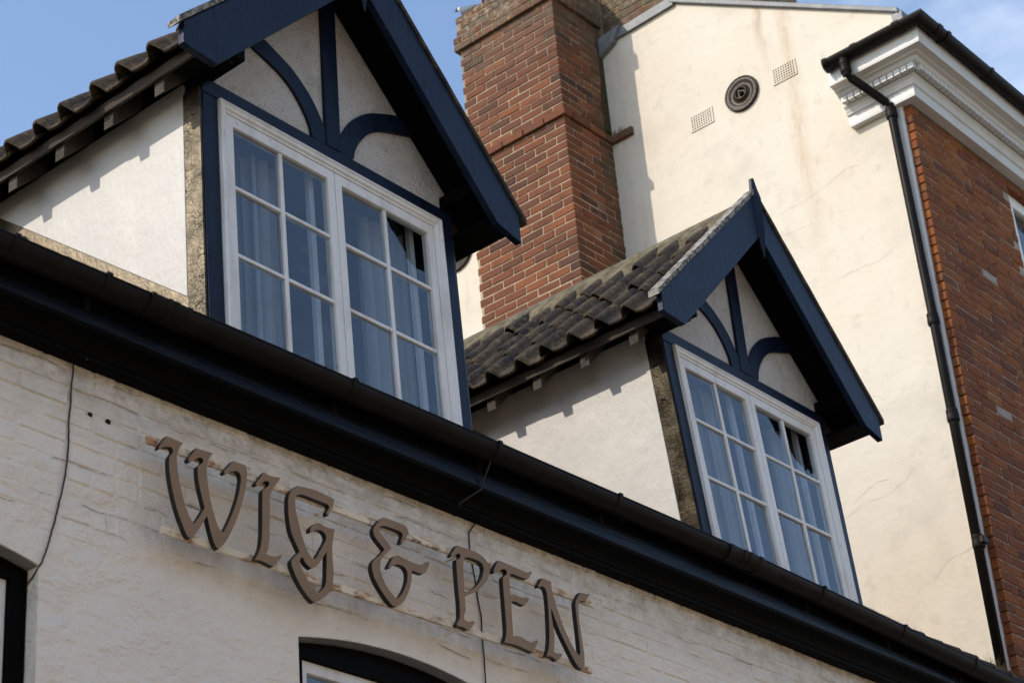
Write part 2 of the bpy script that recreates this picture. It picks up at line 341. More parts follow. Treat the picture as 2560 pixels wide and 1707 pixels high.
def brick_mesh(l, h, d, mt, seed, bev=.004, jit=.003):
    rnd = random.Random(seed); bm = bmesh.new(); bmesh.ops.create_cube(bm, size=1)
    for v in bm.verts:
        v.co = Vector((v.co.x * l + rnd.uniform(-jit, jit) * .6, v.co.y * d + rnd.uniform(-jit, jit), v.co.z * h + rnd.uniform(-jit, jit) * .6))
    bmesh.ops.bevel(bm, geom=list(bm.edges), offset=bev, segments=1, affect='EDGES')
    me = bpy.data.meshes.new('brick'); bm.to_mesh(me); bm.free(); me.materials.append(mt); return me
_bc = {}
def brick_variant(l, h, d, mt, bev=.004, jit=.003):
    k = (round(l, 3), round(h, 3), round(d, 3), mt.name, bev); L = _bc.setdefault(k, [])
    if len(L) < 5: L.append(brick_mesh(l, h, d, mt, len(L) * 13 + int(l * 1000), bev, jit)); return L[-1]
    return random.choice(L)
def join_bricks(items, name, mt, parent):
    mb = MB()
    for me, loc, rz in items:
        M_ = Matrix.Translation(loc) @ Matrix.Rotation(rz, 4, 'Z')
        mb.add([M_ @ v.co for v in me.vertices], [tuple(p.vertices) for p in me.polygons])
    return mb.build(name, mt, parent, kind='stuff')
def lay(items, parent, rest_name, mt, limit=300):
    """items: (mesh, centre, rotz); the nearest to the street become objects of their own"""
    items.sort(key=lambda it: (it[1] - CAM).length)
    for me, loc, rz in items[:limit]: inst('brick', me, loc, parent, rz)
    if len(items) > limit: join_bricks(items[limit:], rest_name, mt, parent)

# ================================================================== the setting
g = MB().add([(-900, -900, 0), (900, -900, 0), (900, 900, 0), (-900, 900, 0)], [(0, 1, 2, 3)]).build('street', m_ground)
g['kind'] = 'structure'

pv = MB().box(-60, 90, -11.0, -8.2, .004, .12).build('unseen_pavement', mat('paving', (.30, .28, .25), .9, .2, [((.2, .18, .16), 2, .4, .7, .6)], [(30, .01)])); pv['kind'] = 'structure'  # out-of-view paving strips, added pale to help bounce light onto the pub
pv = MB().box(-60, 90, -1.8, .28, .004, .12).build('unseen_pavement', bpy.data.materials['paving']); pv['kind'] = 'structure'
opp = thing('bounce_terrace', 'unseen row of pale houses added behind the viewer to bounce warm light', 'building', (10, -11, 0))  # unseen houses, added and coloured to bounce warm light onto the pub front
m_opp = mat('bounce_terrace_render', (.70, .54, .36), .85, .2, [((.44, .34, .24), 1.2, .4, .7, .6)], [(12, .01)])
ow = MB(); lp = [[(-25, .12), (45, .12), (45, 8.4), (-25, 8.4)]]
for i in range(22):
    for zz in (1.2, 4.2): lp.append([(-23.5 + i * 3.1, zz), (-22.4 + i * 3.1, zz), (-22.4 + i * 3.1, zz + 1.7), (-23.5 + i * 3.1, zz + 1.7)])
ow.prism(lp, lambda p, d: (p[0], d, p[1]), -11.0, -11.3).build('bounce_terrace_wall', m_opp, opp)
MB().box(-25, 45, -11.4, -11.32, .2, 7.0).build('window_backing', mat('dark_glazing', (.02, .022, .025), .1, .5), opp)
MB().add([(-25, -10.8, 8.35), (45, -10.8, 8.35), (45, -15, 10.6), (-25, -15, 10.6)], [(0, 1, 2, 3)]).build('bounce_terrace_roof', mat('bounce_terrace_slate', (.06, .055, .055), .7, .3), opp)
# ================================================================== the pub
pub = thing('pub_building', 'white painted brick pub front with segmental arched windows under dark eaves', 'pub', (7.4, 0, 0))
def arc_pts(x0, x1, zs, rise, n=18):
    return [(x0 + (x1 - x0) * i / n, zs + rise * (1 - (2 * i / n - 1) ** 2)) for i in range(n + 1)]
OPEN = [(3.06, 4.188, 4.575, .070), (5.450, 6.62, 4.612, .066)]       # x0, x1, spring, rise
ZB = 3.2
holes = []
for x0, x1, zs, rise in OPEN:
    holes.append([(x0, ZB)] + arc_pts(x0, x1, zs, rise) + [(x1, ZB)])
mb = MB()
wall_loops = [[(2.2, 0.0), (11.86, 0.0), (11.86, 5.70), (2.2, 5.70)]] + holes
mb.prism(wall_loops, lambda p, d: (p[0], d, p[1]), 0.0, 0.30)
wall = mb.build('facade_wall', m_facade, pub)
# painted bricks in the upper courses (lower down the paint and render hide them)
items = []; pitch = .0755; c = 0; z = 5.425
while z > 4.72:
    off = (c % 2) * .1125
    x = 3.62 + off
    while x < 11.5:
        hdr = random.random() < .22
        L = .103 if hdr else .215
        px, py = proj((x + L / 2, 0, z))
        inside = any(a - .02 < x + L and x < b + .02 and z < s + r_ + .08 for a, b, s, r_ in OPEN)
        if -60 < px < 2600 and py < 1770 and not inside:
            items.append((brick_variant(L, .066, .05, m_facade, .006, .004), Vector((x + L / 2, .0195 + max(0, 5.15 - z) * .0105 + random.uniform(-.0016, .0016), z + random.uniform(-.0025, .0025))), 0))
        x += L + .011
    z -= pitch; c += 1
# nearest bricks are single objects
lay(items, wall, 'far_painted_bricks', m_facade)
# arched windows
for k, (x0, x1, zs, rise) in enumerate(OPEN):
    w = MB()
    n = 18; xc0, xc1 = x0 + .002, x1 - .002
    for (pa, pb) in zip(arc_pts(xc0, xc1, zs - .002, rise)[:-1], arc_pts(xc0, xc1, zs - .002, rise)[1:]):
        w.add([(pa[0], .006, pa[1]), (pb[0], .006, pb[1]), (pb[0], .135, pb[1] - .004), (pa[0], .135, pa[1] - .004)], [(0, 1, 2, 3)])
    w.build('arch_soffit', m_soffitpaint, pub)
    fr = MB()
    top = arc_pts(x0 + .004, x1 - .004, zs - .008, rise)
    inner = [(x1 - .075, ZB), (x1 - .075, zs - .048), (x0 + .075, zs - .048), (x0 + .075, ZB)]
    fr.prism([[(x0 + .004, ZB)] + top + [(x1 - .004, ZB)] + inner], lambda p, d: (p[0], d, p[1]), .058, .12)
    f = fr.build('window_frame', m_black, pub, bevel=.004)
    sx0, sx1, sz = x0 + .076, x1 - .076, zs - .050
    s_ = MB(); s_.prism([[(sx0, ZB), (sx0, sz), (sx1, sz), (sx1, ZB), (sx1 - .045, ZB), (sx1 - .045, sz - .05), (sx0 + .045, sz - .05), (sx0 + .045, ZB)]], lambda p, d: (p[0], d, p[1]), .080, .125)
    s_.build('sash', m_white, f, bevel=.004)
    MB().box(sx0 + .04, sx1 - .04, .100, .104, ZB, sz - .045).build('pane', m_glass, f)
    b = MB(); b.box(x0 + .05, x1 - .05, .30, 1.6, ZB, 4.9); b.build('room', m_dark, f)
# small marks: old screw holes in the wall
for hx, hy, rr in ((225, 1037, .011), (270, 1055, .013)):
    p = onY(hx, hy, -.004)
    MB().lathe([(rr, 0), (rr * .8, -.004), (rr * .45, -.002), (.001, .002)], p, (0, 1, 0), 12).build('screw_hole', m_hole, wall)
# wall cracks, traced along the wall
def ribbon(pts, w, plane, mt, name, parent):
    mbx = MB(); P = []
    for (a, b) in zip(pts[:-1], pts[1:]):
        n = max(3, int(math.hypot(b[0] - a[0], b[1] - a[1]) / 8))
        for i in range(n): P.append((a[0] + (b[0] - a[0]) * i / n + random.uniform(-1.6, 1.6), a[1] + (b[1] - a[1]) * i / n + random.uniform(-1.6, 1.6)))
    P.append(pts[-1]); Q = [plane(*p) for p in P]; v = []; f = []
    for i, q in enumerate(Q):
        t = (Q[min(i + 1, len(Q) - 1)] - Q[max(i - 1, 0)]).normalized()
        nrm = Vector((0, -1, 0)) if abs(t.y) < .02 and plane is PW else Vector((-1, 0, 0))
        s = t.cross(nrm).normalized() * w * random.uniform(.3, 1) * (1 if 0 < i < len(Q) - 1 else .2)
        v += [q + s, q - s]
        if i: f.append((2*i - 2, 2*i - 1, 2*i + 1, 2*i))
    mbx.add(v, f); return mbx.build(name, mt, parent)
PW = lambda x, y: onY(x, y, -.0045)
for pts in ([(0, 857), (60, 878), (120, 900), (168, 925)], [(270, 958), (330, 985), (352, 990), (353, 972)], [(180, 968), (225, 985), (300, 1013), (350, 1040)],
            [(575, 1155), (640, 1175), (700, 1205)], [(1000, 1287), (1080, 1325), (1145, 1352)], [(1395, 1345), (1432, 1420), (1425, 1450)],
            [(1090, 1603), (1130, 1625), (1180, 1648)], [(1330, 1350), (1400, 1400), (1450, 1420)], [(1480, 1490), (1540, 1520), (1590, 1537)]):
    ribbon(pts, .0022, PW, m_crackf, 'wall_crack', wall)

random.seed(33)
for i in range(85):
    kz = random.choice(range(9)); zz = 5.425 - .0377 - kz * .0755; xx = random.uniform(3.7, 10.2) if i % 3 else random.uniform(3.9, 7.6); L = random.uniform(.08, .26)
    if any(a - .05 < xx + L and xx < b + .05 and zz < s_ + r_ + .05 for a, b, s_, r_ in OPEN): continue
    pts = [proj((xx, 0, zz)), proj((xx + L * .5, 0, zz + random.uniform(-.006, .006))), proj((xx + L, 0, zz + random.uniform(-.006, .006)))]
    if random.random() < .08: pts.append(proj((xx + L + random.uniform(-.01, .01), 0, zz + random.choice((-1, 1)) * .06)))
    ribbon(pts, random.uniform(.0009, .0022), PW, m_crackf, 'wall_crack', wall)
# eaves: fascia board and black moulding
X0, X1 = 2.2, 11.84
fas = MB(); fas.prism([[(-.13, 5.527), (-.13, 5.676), (-.001, 5.676), (-.001, 5.527)]], lambda p, d: (d, p[0], p[1]), X0, X1)
fas.build('fascia_board', m_navyh, pub, bevel=.003)
prof = [(-.001, 5.418), (-.050, 5.418), (-.058, 5.424), (-.060, 5.440), (-.068, 5.446), (-.072, 5.458), (-.082, 5.474), (-.096, 5.488), (-.112, 5.497), (-.122, 5.500), (-.136, 5.500), (-.140, 5.506), (-.140, 5.516), (-.132, 5.522), (-.132, 5.526), (-.001, 5.526)]
MB().prism([prof], lambda p, d: (d, p[0], p[1]), X0, X1).build('eaves_moulding', m_black, pub, smooth=False)

# main roof: pantiles (the slope is seen edge-on)
def pantile_mesh(w, l, mt, flip=False):
    """local: x across (width w), y up the slope, z out of the roof"""
    prof_ = []
    n = 18
    for i in range(n + 1):
        t = i / n
        if t < .58: zz = -.008 * math.sin(math.pi * t / .58) + .002
        else: zz = .058 * math.sin(math.pi * min(1, (t - .58) / .42)) ** .55 + .002
        prof_.append((t * w * 1.04, zz))
    th = .016; mbt = MB()
    ring = lambda y, dz: [Vector((x if not flip else w - x, y, zz + dz)) for x, zz in prof_] + [Vector((x if not flip else w - x, y, zz + dz - th)) for x, zz in reversed(prof_)]
    mbt.loft([ring(0, .018), ring(l * .03, .023), ring(l * .5, .013), ring(l, -.004)], True, True)
    me, _ = mbt.mesh('roof_tile', mt, True, Vector((0, 0, 0)))
    for p in me.polygons: p.use_smooth = True
    md = None
    return me
TILE = pantile_mesh(.205, .33, m_tile)
SL = math.atan(.76)
def roof_z(y): return 5.634 + .76 * (y + .18)
rb = MB()
rb.add([(X0, -.12, roof_z(-.12) - .03), (X1, -.12, roof_z(-.12) - .03), (X1, 4.0, roof_z(4.0) - .06), (X0, 4.0, roof_z(4.0) - .06)], [(0, 1, 2, 3)])
roof = rb.build('main_roof', m_tile, pub)
DORM = [(5.76,), (9.068,)]
for row in range(4):
    y0 = -.148 + row * .235 * math.cos(SL)
    x = 3.35
    i = 0
    while x < 11.6:
        clash = row > 0 and any(abs(x + .1 - d[0]) < .95 for d in DORM)
        if not clash:
            o = inst('roof_tile', TILE, (x, y0 + random.uniform(-.006, .006), roof_z(y0) + random.uniform(0, .006)), roof, 0, SL, 0)
        x += .205; i += 1

# ================================================================== dormers
TW = .196; DT_L = pantile_mesh(TW, .315, m_tile)
def dormer(x0, k, sh, tilt, label, tilted, raf, glabel):
    g_ = 'half-timbered dormers on the pub roof'
    D = thing('dormer', label, 'dormer', (x0, 0, 5.75), g_)
    def fm(u, y, z):
        d = max(0.0, 6.97 - z)
        return (x0 + u + sh * d * (.5 - u / 1.43), y - k * d, z + tilt * u)
    def part(mbx, name, mt, parent=D, **kw): return mbx.map(fm).build(name, mt, parent, **kw)
    B = lambda *a: MB().box(*a)
    # posts and beams
    for s in (-1, 1):
        a, b = sorted((s * .716, s * .802)); part(B(a, b, -.012, .095, 5.60, 6.985), 'corner_post', m_navy, bevel=.005)
    sb = part(B(-.816, -.803, -.004, .100, 5.72, 7.02), 'post_side', m_tar2 if tilted else m_tar, bevel=.003)
    sb['label'] = 'cracked glossy black paint on the side of the corner post'
    part(B(.803, .816, -.004, .100, 5.72, 7.02), 'post_side', m_tar2 if tilted else m_tar, bevel=.003)
    part(B(-.806, .806, -.014, .10, 6.987, 7.066), 'head_beam', m_navy, bevel=.005)
    part(B(-.047, .047, -.016, .03, 7.068, 7.98), 'king_post', m_navy, bevel=.004)
    oR = [(.049, 7.150), (.062, 7.180), (.113, 7.266), (.176, 7.334), (.253, 7.393), (.331, 7.430), (.424, 7.468), (.56, 7.50)]
    iR = [(.62, 7.425), (.503, 7.388), (.354, 7.337), (.292, 7.305), (.237, 7.260), (.178, 7.185), (.145, 7.120), (.128, 7.068), (.049, 7.068)]
    for s in (1, -1):
        P = [(s * a, b) for a, b in catmull(oR, False, 3, 80) + catmull(iR, False, 3, 80)]
        part(MB().prism([P], lambda p, d: (p[0], d, p[1]), -.012, .03), 'curved_brace', m_navy, bevel=.003)
    part(MB().prism([[(-.80, 7.067), (.80, 7.067), (.80, 7.24), (0, 8.02), (-.80, 7.24)]], lambda p, d: (p[0], d, p[1]), .004, .06), 'gable_infill', m_rough)
    # cheeks
    for s in (-1, 1):
        P = [(.101, 5.66), (.101, 7.10), (1.62, 7.10)]
        cb = lambda y: 5.904 - (.075 if tilted else 0) + .783 * y
        P = [(.101, cb(.101)), (.101, 7.072), (1.49, 7.072)]
        c_ = part(MB().prism([P], lambda p, d: (s * d, p[0], p[1]), .765, .818), 'cheek_wall', m_cheek, bevel=.004)
        part(MB().prism([[(.101, 7.073), (1.8, 7.073), (1.8, 7.28), (.101, 7.28)]], lambda p, d: (s * d, p[0], p[1]), .760, .800), 'wall_plate', m_black)
        fl = MB()
        ya, yb = .02, 1.6
        fl.prism([[(ya, cb(ya) + .01), (yb, cb(yb) + .01), (yb, cb(yb) - .16), (ya, cb(ya) - .16)]], lambda p, d: (s * d, p[0], p[1]), .770, .812)
        part(fl, 'lead_flashing', m_leadflash, bevel=.006)
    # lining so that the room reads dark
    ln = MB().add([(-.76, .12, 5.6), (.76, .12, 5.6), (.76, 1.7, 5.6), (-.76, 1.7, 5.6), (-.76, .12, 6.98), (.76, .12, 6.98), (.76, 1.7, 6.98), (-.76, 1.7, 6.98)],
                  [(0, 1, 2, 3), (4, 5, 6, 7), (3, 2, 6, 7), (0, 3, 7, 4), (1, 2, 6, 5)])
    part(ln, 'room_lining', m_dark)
    # window frame with a moulded edge
    wf = MB()
    Z0, Z1, U = 5.70, 6.985, .714
    prof_ = [(0, .0), (0, -.030), (.010, -.034), (.018, -.026), (.030, -.024), (.036, -.014), (.046, -.012), (.046, .04)]   # (inset, y)
    rings = []
    for (su, sz) in ((-1, 0), (-1, 1), (1, 1), (1, 0)):
        rings.append([Vector((su * (U - i_), y_, (Z1 - i_) if sz else (Z0 + i_))) for i_, y_ in prof_])
    wf.loft(rings + [rings[0]], False)
    part(wf, 'window_frame', m_white)
    part(B(-.74, .74, -.035, .05, 5.655, 5.702), 'window_sill', m_white, bevel=.006)
    zr = [6.885, 6.572, 6.228, 5.800]
    for s in (-1, 1):
        lo, hi = (-.667, -.002) if s < 0 else (.002, .667)
        cs = MB(); st = .044
        cs.prism([[(lo, 5.748), (hi, 5.748), (hi, 6.938), (lo, 6.938)], [(lo + st, zr[3]), (hi - st, zr[3]), (hi - st, zr[0]), (lo + st, zr[0])]], lambda p, d: (p[0], d, p[1]), -.008, .034)
        C_ = part(cs, 'casement', m_white, bevel=.004)
        mid = (lo + hi) / 2
        part(B(mid - .011, mid + .011, -.002, .026, zr[3], zr[0]), 'glazing_bar', m_white, C_, bevel=.004)
        for zz in zr[1:3]:
            for (a, b) in ((lo + st, mid - .0112), (mid + .0112, hi - st)):
                part(B(a, b, -.001, .025, zz - .009, zz + .009), 'glazing_bar', m_white, C_, bevel=.004)
        for r_ in range(3):
            for (a, b) in ((lo + st, mid - .011), (mid + .011, hi - st)):
                tl = random.uniform(-.0034, .0034); tz = random.uniform(-.003, .003)
                zt, zb = zr[r_] - (.009 if r_ else 0), zr[r_ + 1] + (.009 if r_ < 2 else 0)
                pm = MB().add([(a, .010 + tl + tz, zb), (b, .010 - tl + tz, zb), (b, .010 - tl - tz, zt), (a, .010 + tl - tz, zt),
                               (a, .0135 + tl + tz, zb), (b, .0135 - tl + tz, zb), (b, .0135 - tl - tz, zt), (a, .0135 + tl - tz, zt)],
                              [(0, 1, 2, 3), (7, 6, 5, 4), (0, 4, 5, 1), (1, 5, 6, 2), (2, 6, 7, 3), (3, 7, 4, 0)])
                part(pm, 'pane', m_glass, C_)
        if s < 0:
            for hz in (6.46, 6.09):       # monkey-tail fastener and stay on the inner stile
                sp = [(hi - .035 + .018 * (1 - t / 14) * math.cos(t * .75) , .045, hz + .018 * (1 - t / 14) * math.sin(t * .75)) for t in range(13)]
                part(MB().tube([(hi - .03, .045, hz - .10), (hi - .02, .045, hz - .05), (hi - .018, .045, hz - .01)] + sp, .0045, 6), 'window_catch', m_iron, C_, smooth=True)
        # inner secondary stile seen behind the glass
        part(B(hi - .085, hi - .055, .075, .10, 5.80, 6.95), 'inner_stile', m_white, C_)
    # roof structure: rafters, eaves plank, soffit, bargeboards, finial
    rs = 1.0
    RZ = 8.065
    rp = lambda u: RZ - rs * abs(u)
    for s in (-1, 1):
        for yy in raf:
            P = [(s * .70, 7.285), (s * .966, 7.020), (s * .966, 6.930), (s * .80, 7.094), (s * .70, 7.195)]
            part(MB().prism([P], lambda p, d: (p[0], d, p[1]), yy, yy + .062), 'rafter_foot', m_rafter, bevel=.003)
        P = [(s * .968, 7.004), (s * .986, 7.000), (s * .990, 7.052), (s * .968, 7.072)]
        part(MB().prism([P], lambda p, d: (p[0], d, p[1]), -.20, 2.35), 'eaves_board', m_timber, bevel=.003)
        P = [(0, RZ - .03), (s * .965, rp(.965) - .03), (s * .965, rp(.965) - .012), (0, RZ - .012)]
        part(MB().prism([P], lambda p, d: (p[0], d, p[1]), -.21, 2.4), 'roof_boarding', m_black)
        # verge soffit ladder and plate end
        P = [(s * .02, 8.00), (s * .93, rp(.93) - .065), (s * .93, rp(.93) - .11), (s * .02, 7.94)]
        part(MB().prism([P], lambda p, d: (p[0], d, p[1]), -.213, .0), 'verge_soffit', m_black)
        a, b = sorted((s * .735, s * .835)); part(B(a, b, -.212, .0, 7.068, 7.135), 'plate_end', m_black, bevel=.004)
    part(B(-.975, -.81, -.213, .0, 7.012, 7.030), 'eaves_soffit', m_black); part(B(.803, .975, -.213, .12, 6.925, 6.945), 'eaves_soffit', m_black)
    bl = [(0, 8.175), (-1.12, 7.055), (-1.12, 6.945), (-1.085, 6.935), (-.935, 6.925), (0, 7.885)]
    br = [(0, 8.160), (1.032, 7.048), (1.030, 6.885), (.862, 6.928), (0, 7.870)]
    part(MB().prism([bl], lambda p, d: (p[0], d, p[1]), -.252, -.216), 'bargeboard', m_navy, bevel=.004)
    part(MB().prism([br], lambda p, d: (p[0], d, p[1]), -.252, -.216), 'bargeboard', m_navy, bevel=.004)
    # verge strips on top of the boards
    vl = MB(); vr = MB()
    for vb, s, za, ub, zb in ((vl, -1, 8.178, 1.155, 7.030), (vr, 1, 8.165, 1.075, 7.012)):
        n = 14; rings = []
        for i in range(n + 1):
            t = i / n; u = s * ub * t; z = za + (zb - za) * t; j = random.uniform(-.0015, .0015)
            rings.append([Vector((u, -.262 + j, z - .004)), Vector((u, -.262 + j, z + .030 + j)), Vector((u, -.192, z + .030 - j)), Vector((u, -.192, z - .004))])
        vb.loft(rings, True, True)
    part(vl, 'verge_capping', m_verge); part(vr, 'verge_capping', m_tile)
    fn = MB()
    fz = [(7.722, .004), (7.80, .018), (7.90, .030), (8.12, .033), (8.20, .022), (8.275, .010)]
    fn.loft([[Vector((w_, -.253, z)), Vector((0, -.292 if w_ > .03 else -.253 - w_, z)), Vector((-w_, -.253, z)), Vector((-w_, -.235 if z > 8.19 else -.2525, z)), Vector((w_, -.235 if z > 8.19 else -.2525, z))] for z, w_ in fz], True, True)
    part(fn, 'finial', m_navy)
    # tiles, ridge and bedding
    rf = MB(); rf.add([(-1.0, -.12, rp(1.0) - .006), (0, -.12, RZ - .006), (1.0, -.12, rp(1.0) - .006), (-1.0, 2.5, rp(1.0) - .006), (0, 2.9, RZ - .006), (1.0, 2.5, rp(1.0) - .006)], [(0, 1, 4, 3), (1, 2, 5, 4)])
    RF = part(rf, 'dormer_roof', m_black)
    ns = 5; ex = (1.035 - .15) * math.sqrt(2) / ns
    for s in (-1, 1):
        for r_ in range(ns):
            u = 1.035 - r_ * ex / math.sqrt(2)
            for j in range(13):
                yy = -.15 + j * TW
                zt = rp(u) + .012
                if zt < roof_z(yy) - .1: continue
                px = fm(s * u, yy, zt)
                # tile local x runs along world Y, local y up the slope
                rot = Matrix(((0, -s * math.sqrt(.5), s * math.sqrt(.5)), (1, 0, 0), (0, math.sqrt(.5), math.sqrt(.5)))).to_4x4()
                if s > 0: rot = Matrix(((0, -math.sqrt(.5), math.sqrt(.5)), (1, 0, 0), (0, math.sqrt(.5), math.sqrt(.5)))).to_4x4()
                else: rot = Matrix(((0, math.sqrt(.5), -math.sqrt(.5)), (1, 0, 0), (0, math.sqrt(.5), math.sqrt(.5)))).to_4x4()
                o = bpy.data.objects.new('roof_tile', DT_L); COL.objects.link(o)
                jit = Matrix.Rotation(random.uniform(-.06, .06), 4, 'Z') @ Matrix.Rotation(random.uniform(-.02, .02), 4, 'X')
                mw = rot @ jit; mw.translation = Vector(px) + Vector((-s * random.uniform(-.012, .012), random.uniform(-.007, .007), random.uniform(-.006, .012)))
                o.parent = RF; o.matrix_parent_inverse = Matrix.Translation(-WL[RF.name]); o.matrix_basis = mw
    for j in range(7):
        ya, yb = -.20 + j * .45, -.20 + (j + 1) * .45 - .006
        P = [(-.105, 8.040), (-.03, 8.104), (.03, 8.104), (.105, 8.040), (.10, 8.000), (0, 8.06), (-.10, 8.000)]
        part(MB().prism([P], lambda p, d: (p[0], d, p[1] + .036), ya, yb), 'ridge_tile', m_ridge, RF, bevel=.004)
    for s in (-1, 1):
        bd = MB(); n = 46; rings = []
        for i in range(n + 1):
            yy = -.19 + 3.0 * i / n; j1 = random.uniform(-.012, .012); j2 = random.uniform(-.008, .008)
            lo_ = .248 + j1 + .02 * math.sin(i * 2.1)
            rings.append([Vector((s * .085, yy, rp(.085) + .118)), Vector((s * (lo_ - .06), yy, rp(lo_ - .06) + .100 + j2)), Vector((s * lo_, yy, rp(lo_) + .045 + j2)), Vector((s * lo_, yy, rp(lo_) + .0)), Vector((s * .08, yy, rp(.08)))])
        bd.loft(rings, True, True); part(bd, 'ridge_bedding', m_mortar, RF)
    # curtains inside
    for nm, a, b, nf, lab in (('curtain', -.60 + .165 * x0 / 5.5, -.41 + .165 * x0 / 5.5, 2.6, 'white sheer curtain hanging at the left side of the %s' % glabel), ('curtain', .15 + .165 * x0 / 5.5, .47 + .165 * x0 / 5.5, 5.2, 'white sheer curtain behind the right casement of the %s' % glabel)):
        cu = MB(); v = []; f = []; n = 70
        for i in range(n + 1):
            t = i / n; u = a + (b - a) * t
            for q, z in enumerate((6.93, 6.5, 5.65)):
                v.append((u + .012 * math.sin(t * 40 + q), .165 + .028 * math.sin(2 * math.pi * nf * t + .25 * q) + .010 * math.sin(17 * t), z))
            if i: f += [(3*i-3, 3*i-2, 3*i+1, 3*i), (3*i-2, 3*i-1, 3*i+2, 3*i+1)]
        cu.add(v, f)
        tag(cu.map(fm).build(nm, m_curtain, None, smooth=True), lab, 'curtain', 'curtains in the dormer windows')
    return D
dormer(5.76, .030, 0.0, -.012, 'larger nearer half-timbered dormer with cut-off gable at the upper left', False, (.05, .385, .72, 1.055, 1.39), 'nearer dormer window')
dormer(9.068, .050, .053, -.006, 'farther half-timbered dormer with spiked finial in front of the cream wall', True, (.035, .375, .715, 1.055, 1.39), 'farther dormer window')

# ================================================================== pub gutter
RIM = [(2.2, 5.655), (3.777, 5.668), (4.832, 5.684), (6.102, 5.694), (7.988, 5.706), (9.136, 5.690), (11.203, 5.645), (11.80, 5.632)]
def rimz(x):
    for (a, za), (b, zb) in zip(RIM[:-1], RIM[1:]):
        if a <= x <= b: return za + (zb - za) * (x - a) / (b - a)
    return RIM[-1][1]
GY, GR = -.195, .064
gut = thing('gutter', 'long sagging black half-round gutter along the eaves of the white pub', 'gutter', (7, GY, 5.6))
def half(r, x, cy, zr, n=14): return [Vector((x, cy - r * math.cos(math.pi * i / n), zr - r * math.sin(math.pi * i / n))) for i in range(n + 1)]
gm = MB(); xs = [2.2 + i * .3 for i in range(33)]; xs[-1] = 11.80
gm.loft([half(GR, x, GY, rimz(x)) + list(reversed(half(GR - .005, x, GY, rimz(x)))) for x in xs], True, True)
gm.build('trough', m_gutter, gut, smooth=True)
gl_ = MB().tube([(x, GY - GR + .002, rimz(x)) for x in xs], .0045, 8); gl_.build('rim_bead', m_gutter, gut, smooth=True)
def gx(px, py): return onY(px, py, -.25).x
for (px, py) in ((40, 597), (270, 688), (885, 950), (1246, 1105), (1548, 1240), (2060, 1475), (2262, 1568), (2440, 1652)):
    x = gx(px, py); zr = rimz(x)
    bm_ = MB(); bm_.loft([half(GR + r_, x + dx, GY, zr + .004) for dx, r_ in ((-.012, .001), (-.012, .006), (.012, .006), (.012, .001))], False)
    bm_.box(x - .012, x + .012, GY - GR - .008, GY - GR + .010, zr - .004, zr + .010)
    bm_.box(x - .014, x + .014, GY + GR - .002, -.129, zr - .10, zr + .01)
    bm_.build('bracket', m_gutter, gut)
for (pa, pb) in (((375, 726), (476, 768)), ((1822, 1362), (1905, 1400))):
    xa, xb = gx(*pa), gx(*pb); zr = rimz((xa + xb) / 2); L = xb - xa
    um = MB(); um.loft([half(GR + r_, xa + L * t, GY, zr + .003) for t, r_ in ((0, .001), (.0, .010), (.10, .010), (.12, .005), (.40, .005), (.42, .011), (.50, .011), (.52, .006), (.60, .011), (.68, .011), (.70, .005), (.88, .005), (.9, .010), (1, .010), (1, .001))], False)
    um.build('union_clip', m_gutter, gut)

# wires tied to a gutter bracket and run down the wall
def poly3(pts, n=6):
    out = []
    for a, b in zip(pts[:-1], pts[1:]):
        for i in range(n): out.append(a.lerp(b, i / n))
    return out + [pts[-1]]
c1 = poly3([Vector((4.33, -.062, 5.425))] + [onY(px, py, -.008) for px, py in ((184, 905), (172, 1060), (170, 1120), (165, 1180), (152, 1240), (140, 1290), (125, 1345), (117, 1372), (103, 1408))] + [Vector((4.183, .03, 4.535)), Vector((4.180, .09, 4.50))])
tag(MB().tube([p + Vector((random.uniform(-.002, .002), 0, 0)) for p in c1], .0034, 7).build('wall_cable', m_cable, None, smooth=True), 'thin dark cable dropping from the eaves to the left arched window', 'cable')
xb = gx(1246, 1105)
c2 = [Vector((xb, -.20, rimz(xb) - .06)), Vector((xb + .005, -.146, 5.56)), Vector((xb - .02, -.148, 5.505)), Vector((xb - .09, -.068, 5.44))] + [onY(px, py, -.010) for px, py in ((1205, 1285), (1172, 1330), (1173, 1355), (1176, 1385), (1186, 1440), (1193, 1490), (1203, 1540), (1205, 1590), (1210, 1640), (1214, 1706), (1218, 1790))]
tag(MB().tube(poly3(c2), .0036, 7).build('wall_cable', m_cable, None, smooth=True), 'thin grey wire tied to a gutter bracket and running down behind the sign letters', 'cable')

# ================================================================== the sign
LY0, LY1 = -.128, -.104
sign = thing('pub_sign', 'WIG & PEN sign in brown cut-out letters on two rusty white rails', 'sign', (6.0, -.09, 4.85))
def rail(a, b, c, d, nm):
    pa, pb = onY(*a, -.100), onY(*b, -.100); h = .029
    r_ = MB(); N = 24
    r_.loft([[Vector((pa.x + (pb.x - pa.x) * i / N, y, pa.z + (pb.z - pa.z) * i / N + z)) for (y, z) in ((-.1030, 0), (-.1030, -h), (-.088, -h), (-.088, 0))] for i in range(N + 1)], True, True)
    o = r_.build('rail', m_rail, sign)
    for t in (.013, .362, .655, .985):
        p = pa.lerp(pb, t)
        if .1 < t < .9: MB().lathe([(.005, 0), (.005, .090)], (p.x, -.089, p.z - .0135), (0, 1, 0), 10).build('standoff', m_rail, sign, smooth=True)
        MB().lathe([(.001, -.006), (.007, -.005), (.009, 0), (.009, .002)], (p.x, -.1035, p.z - .0135), (0, 1, 0), 10).build('bolt', m_rail, sign, smooth=True)
rail((368, 1088), (1486, 1504), 0, 0, 'rail'); rail((405, 1313), (1478, 1668), 0, 0, 'rail')
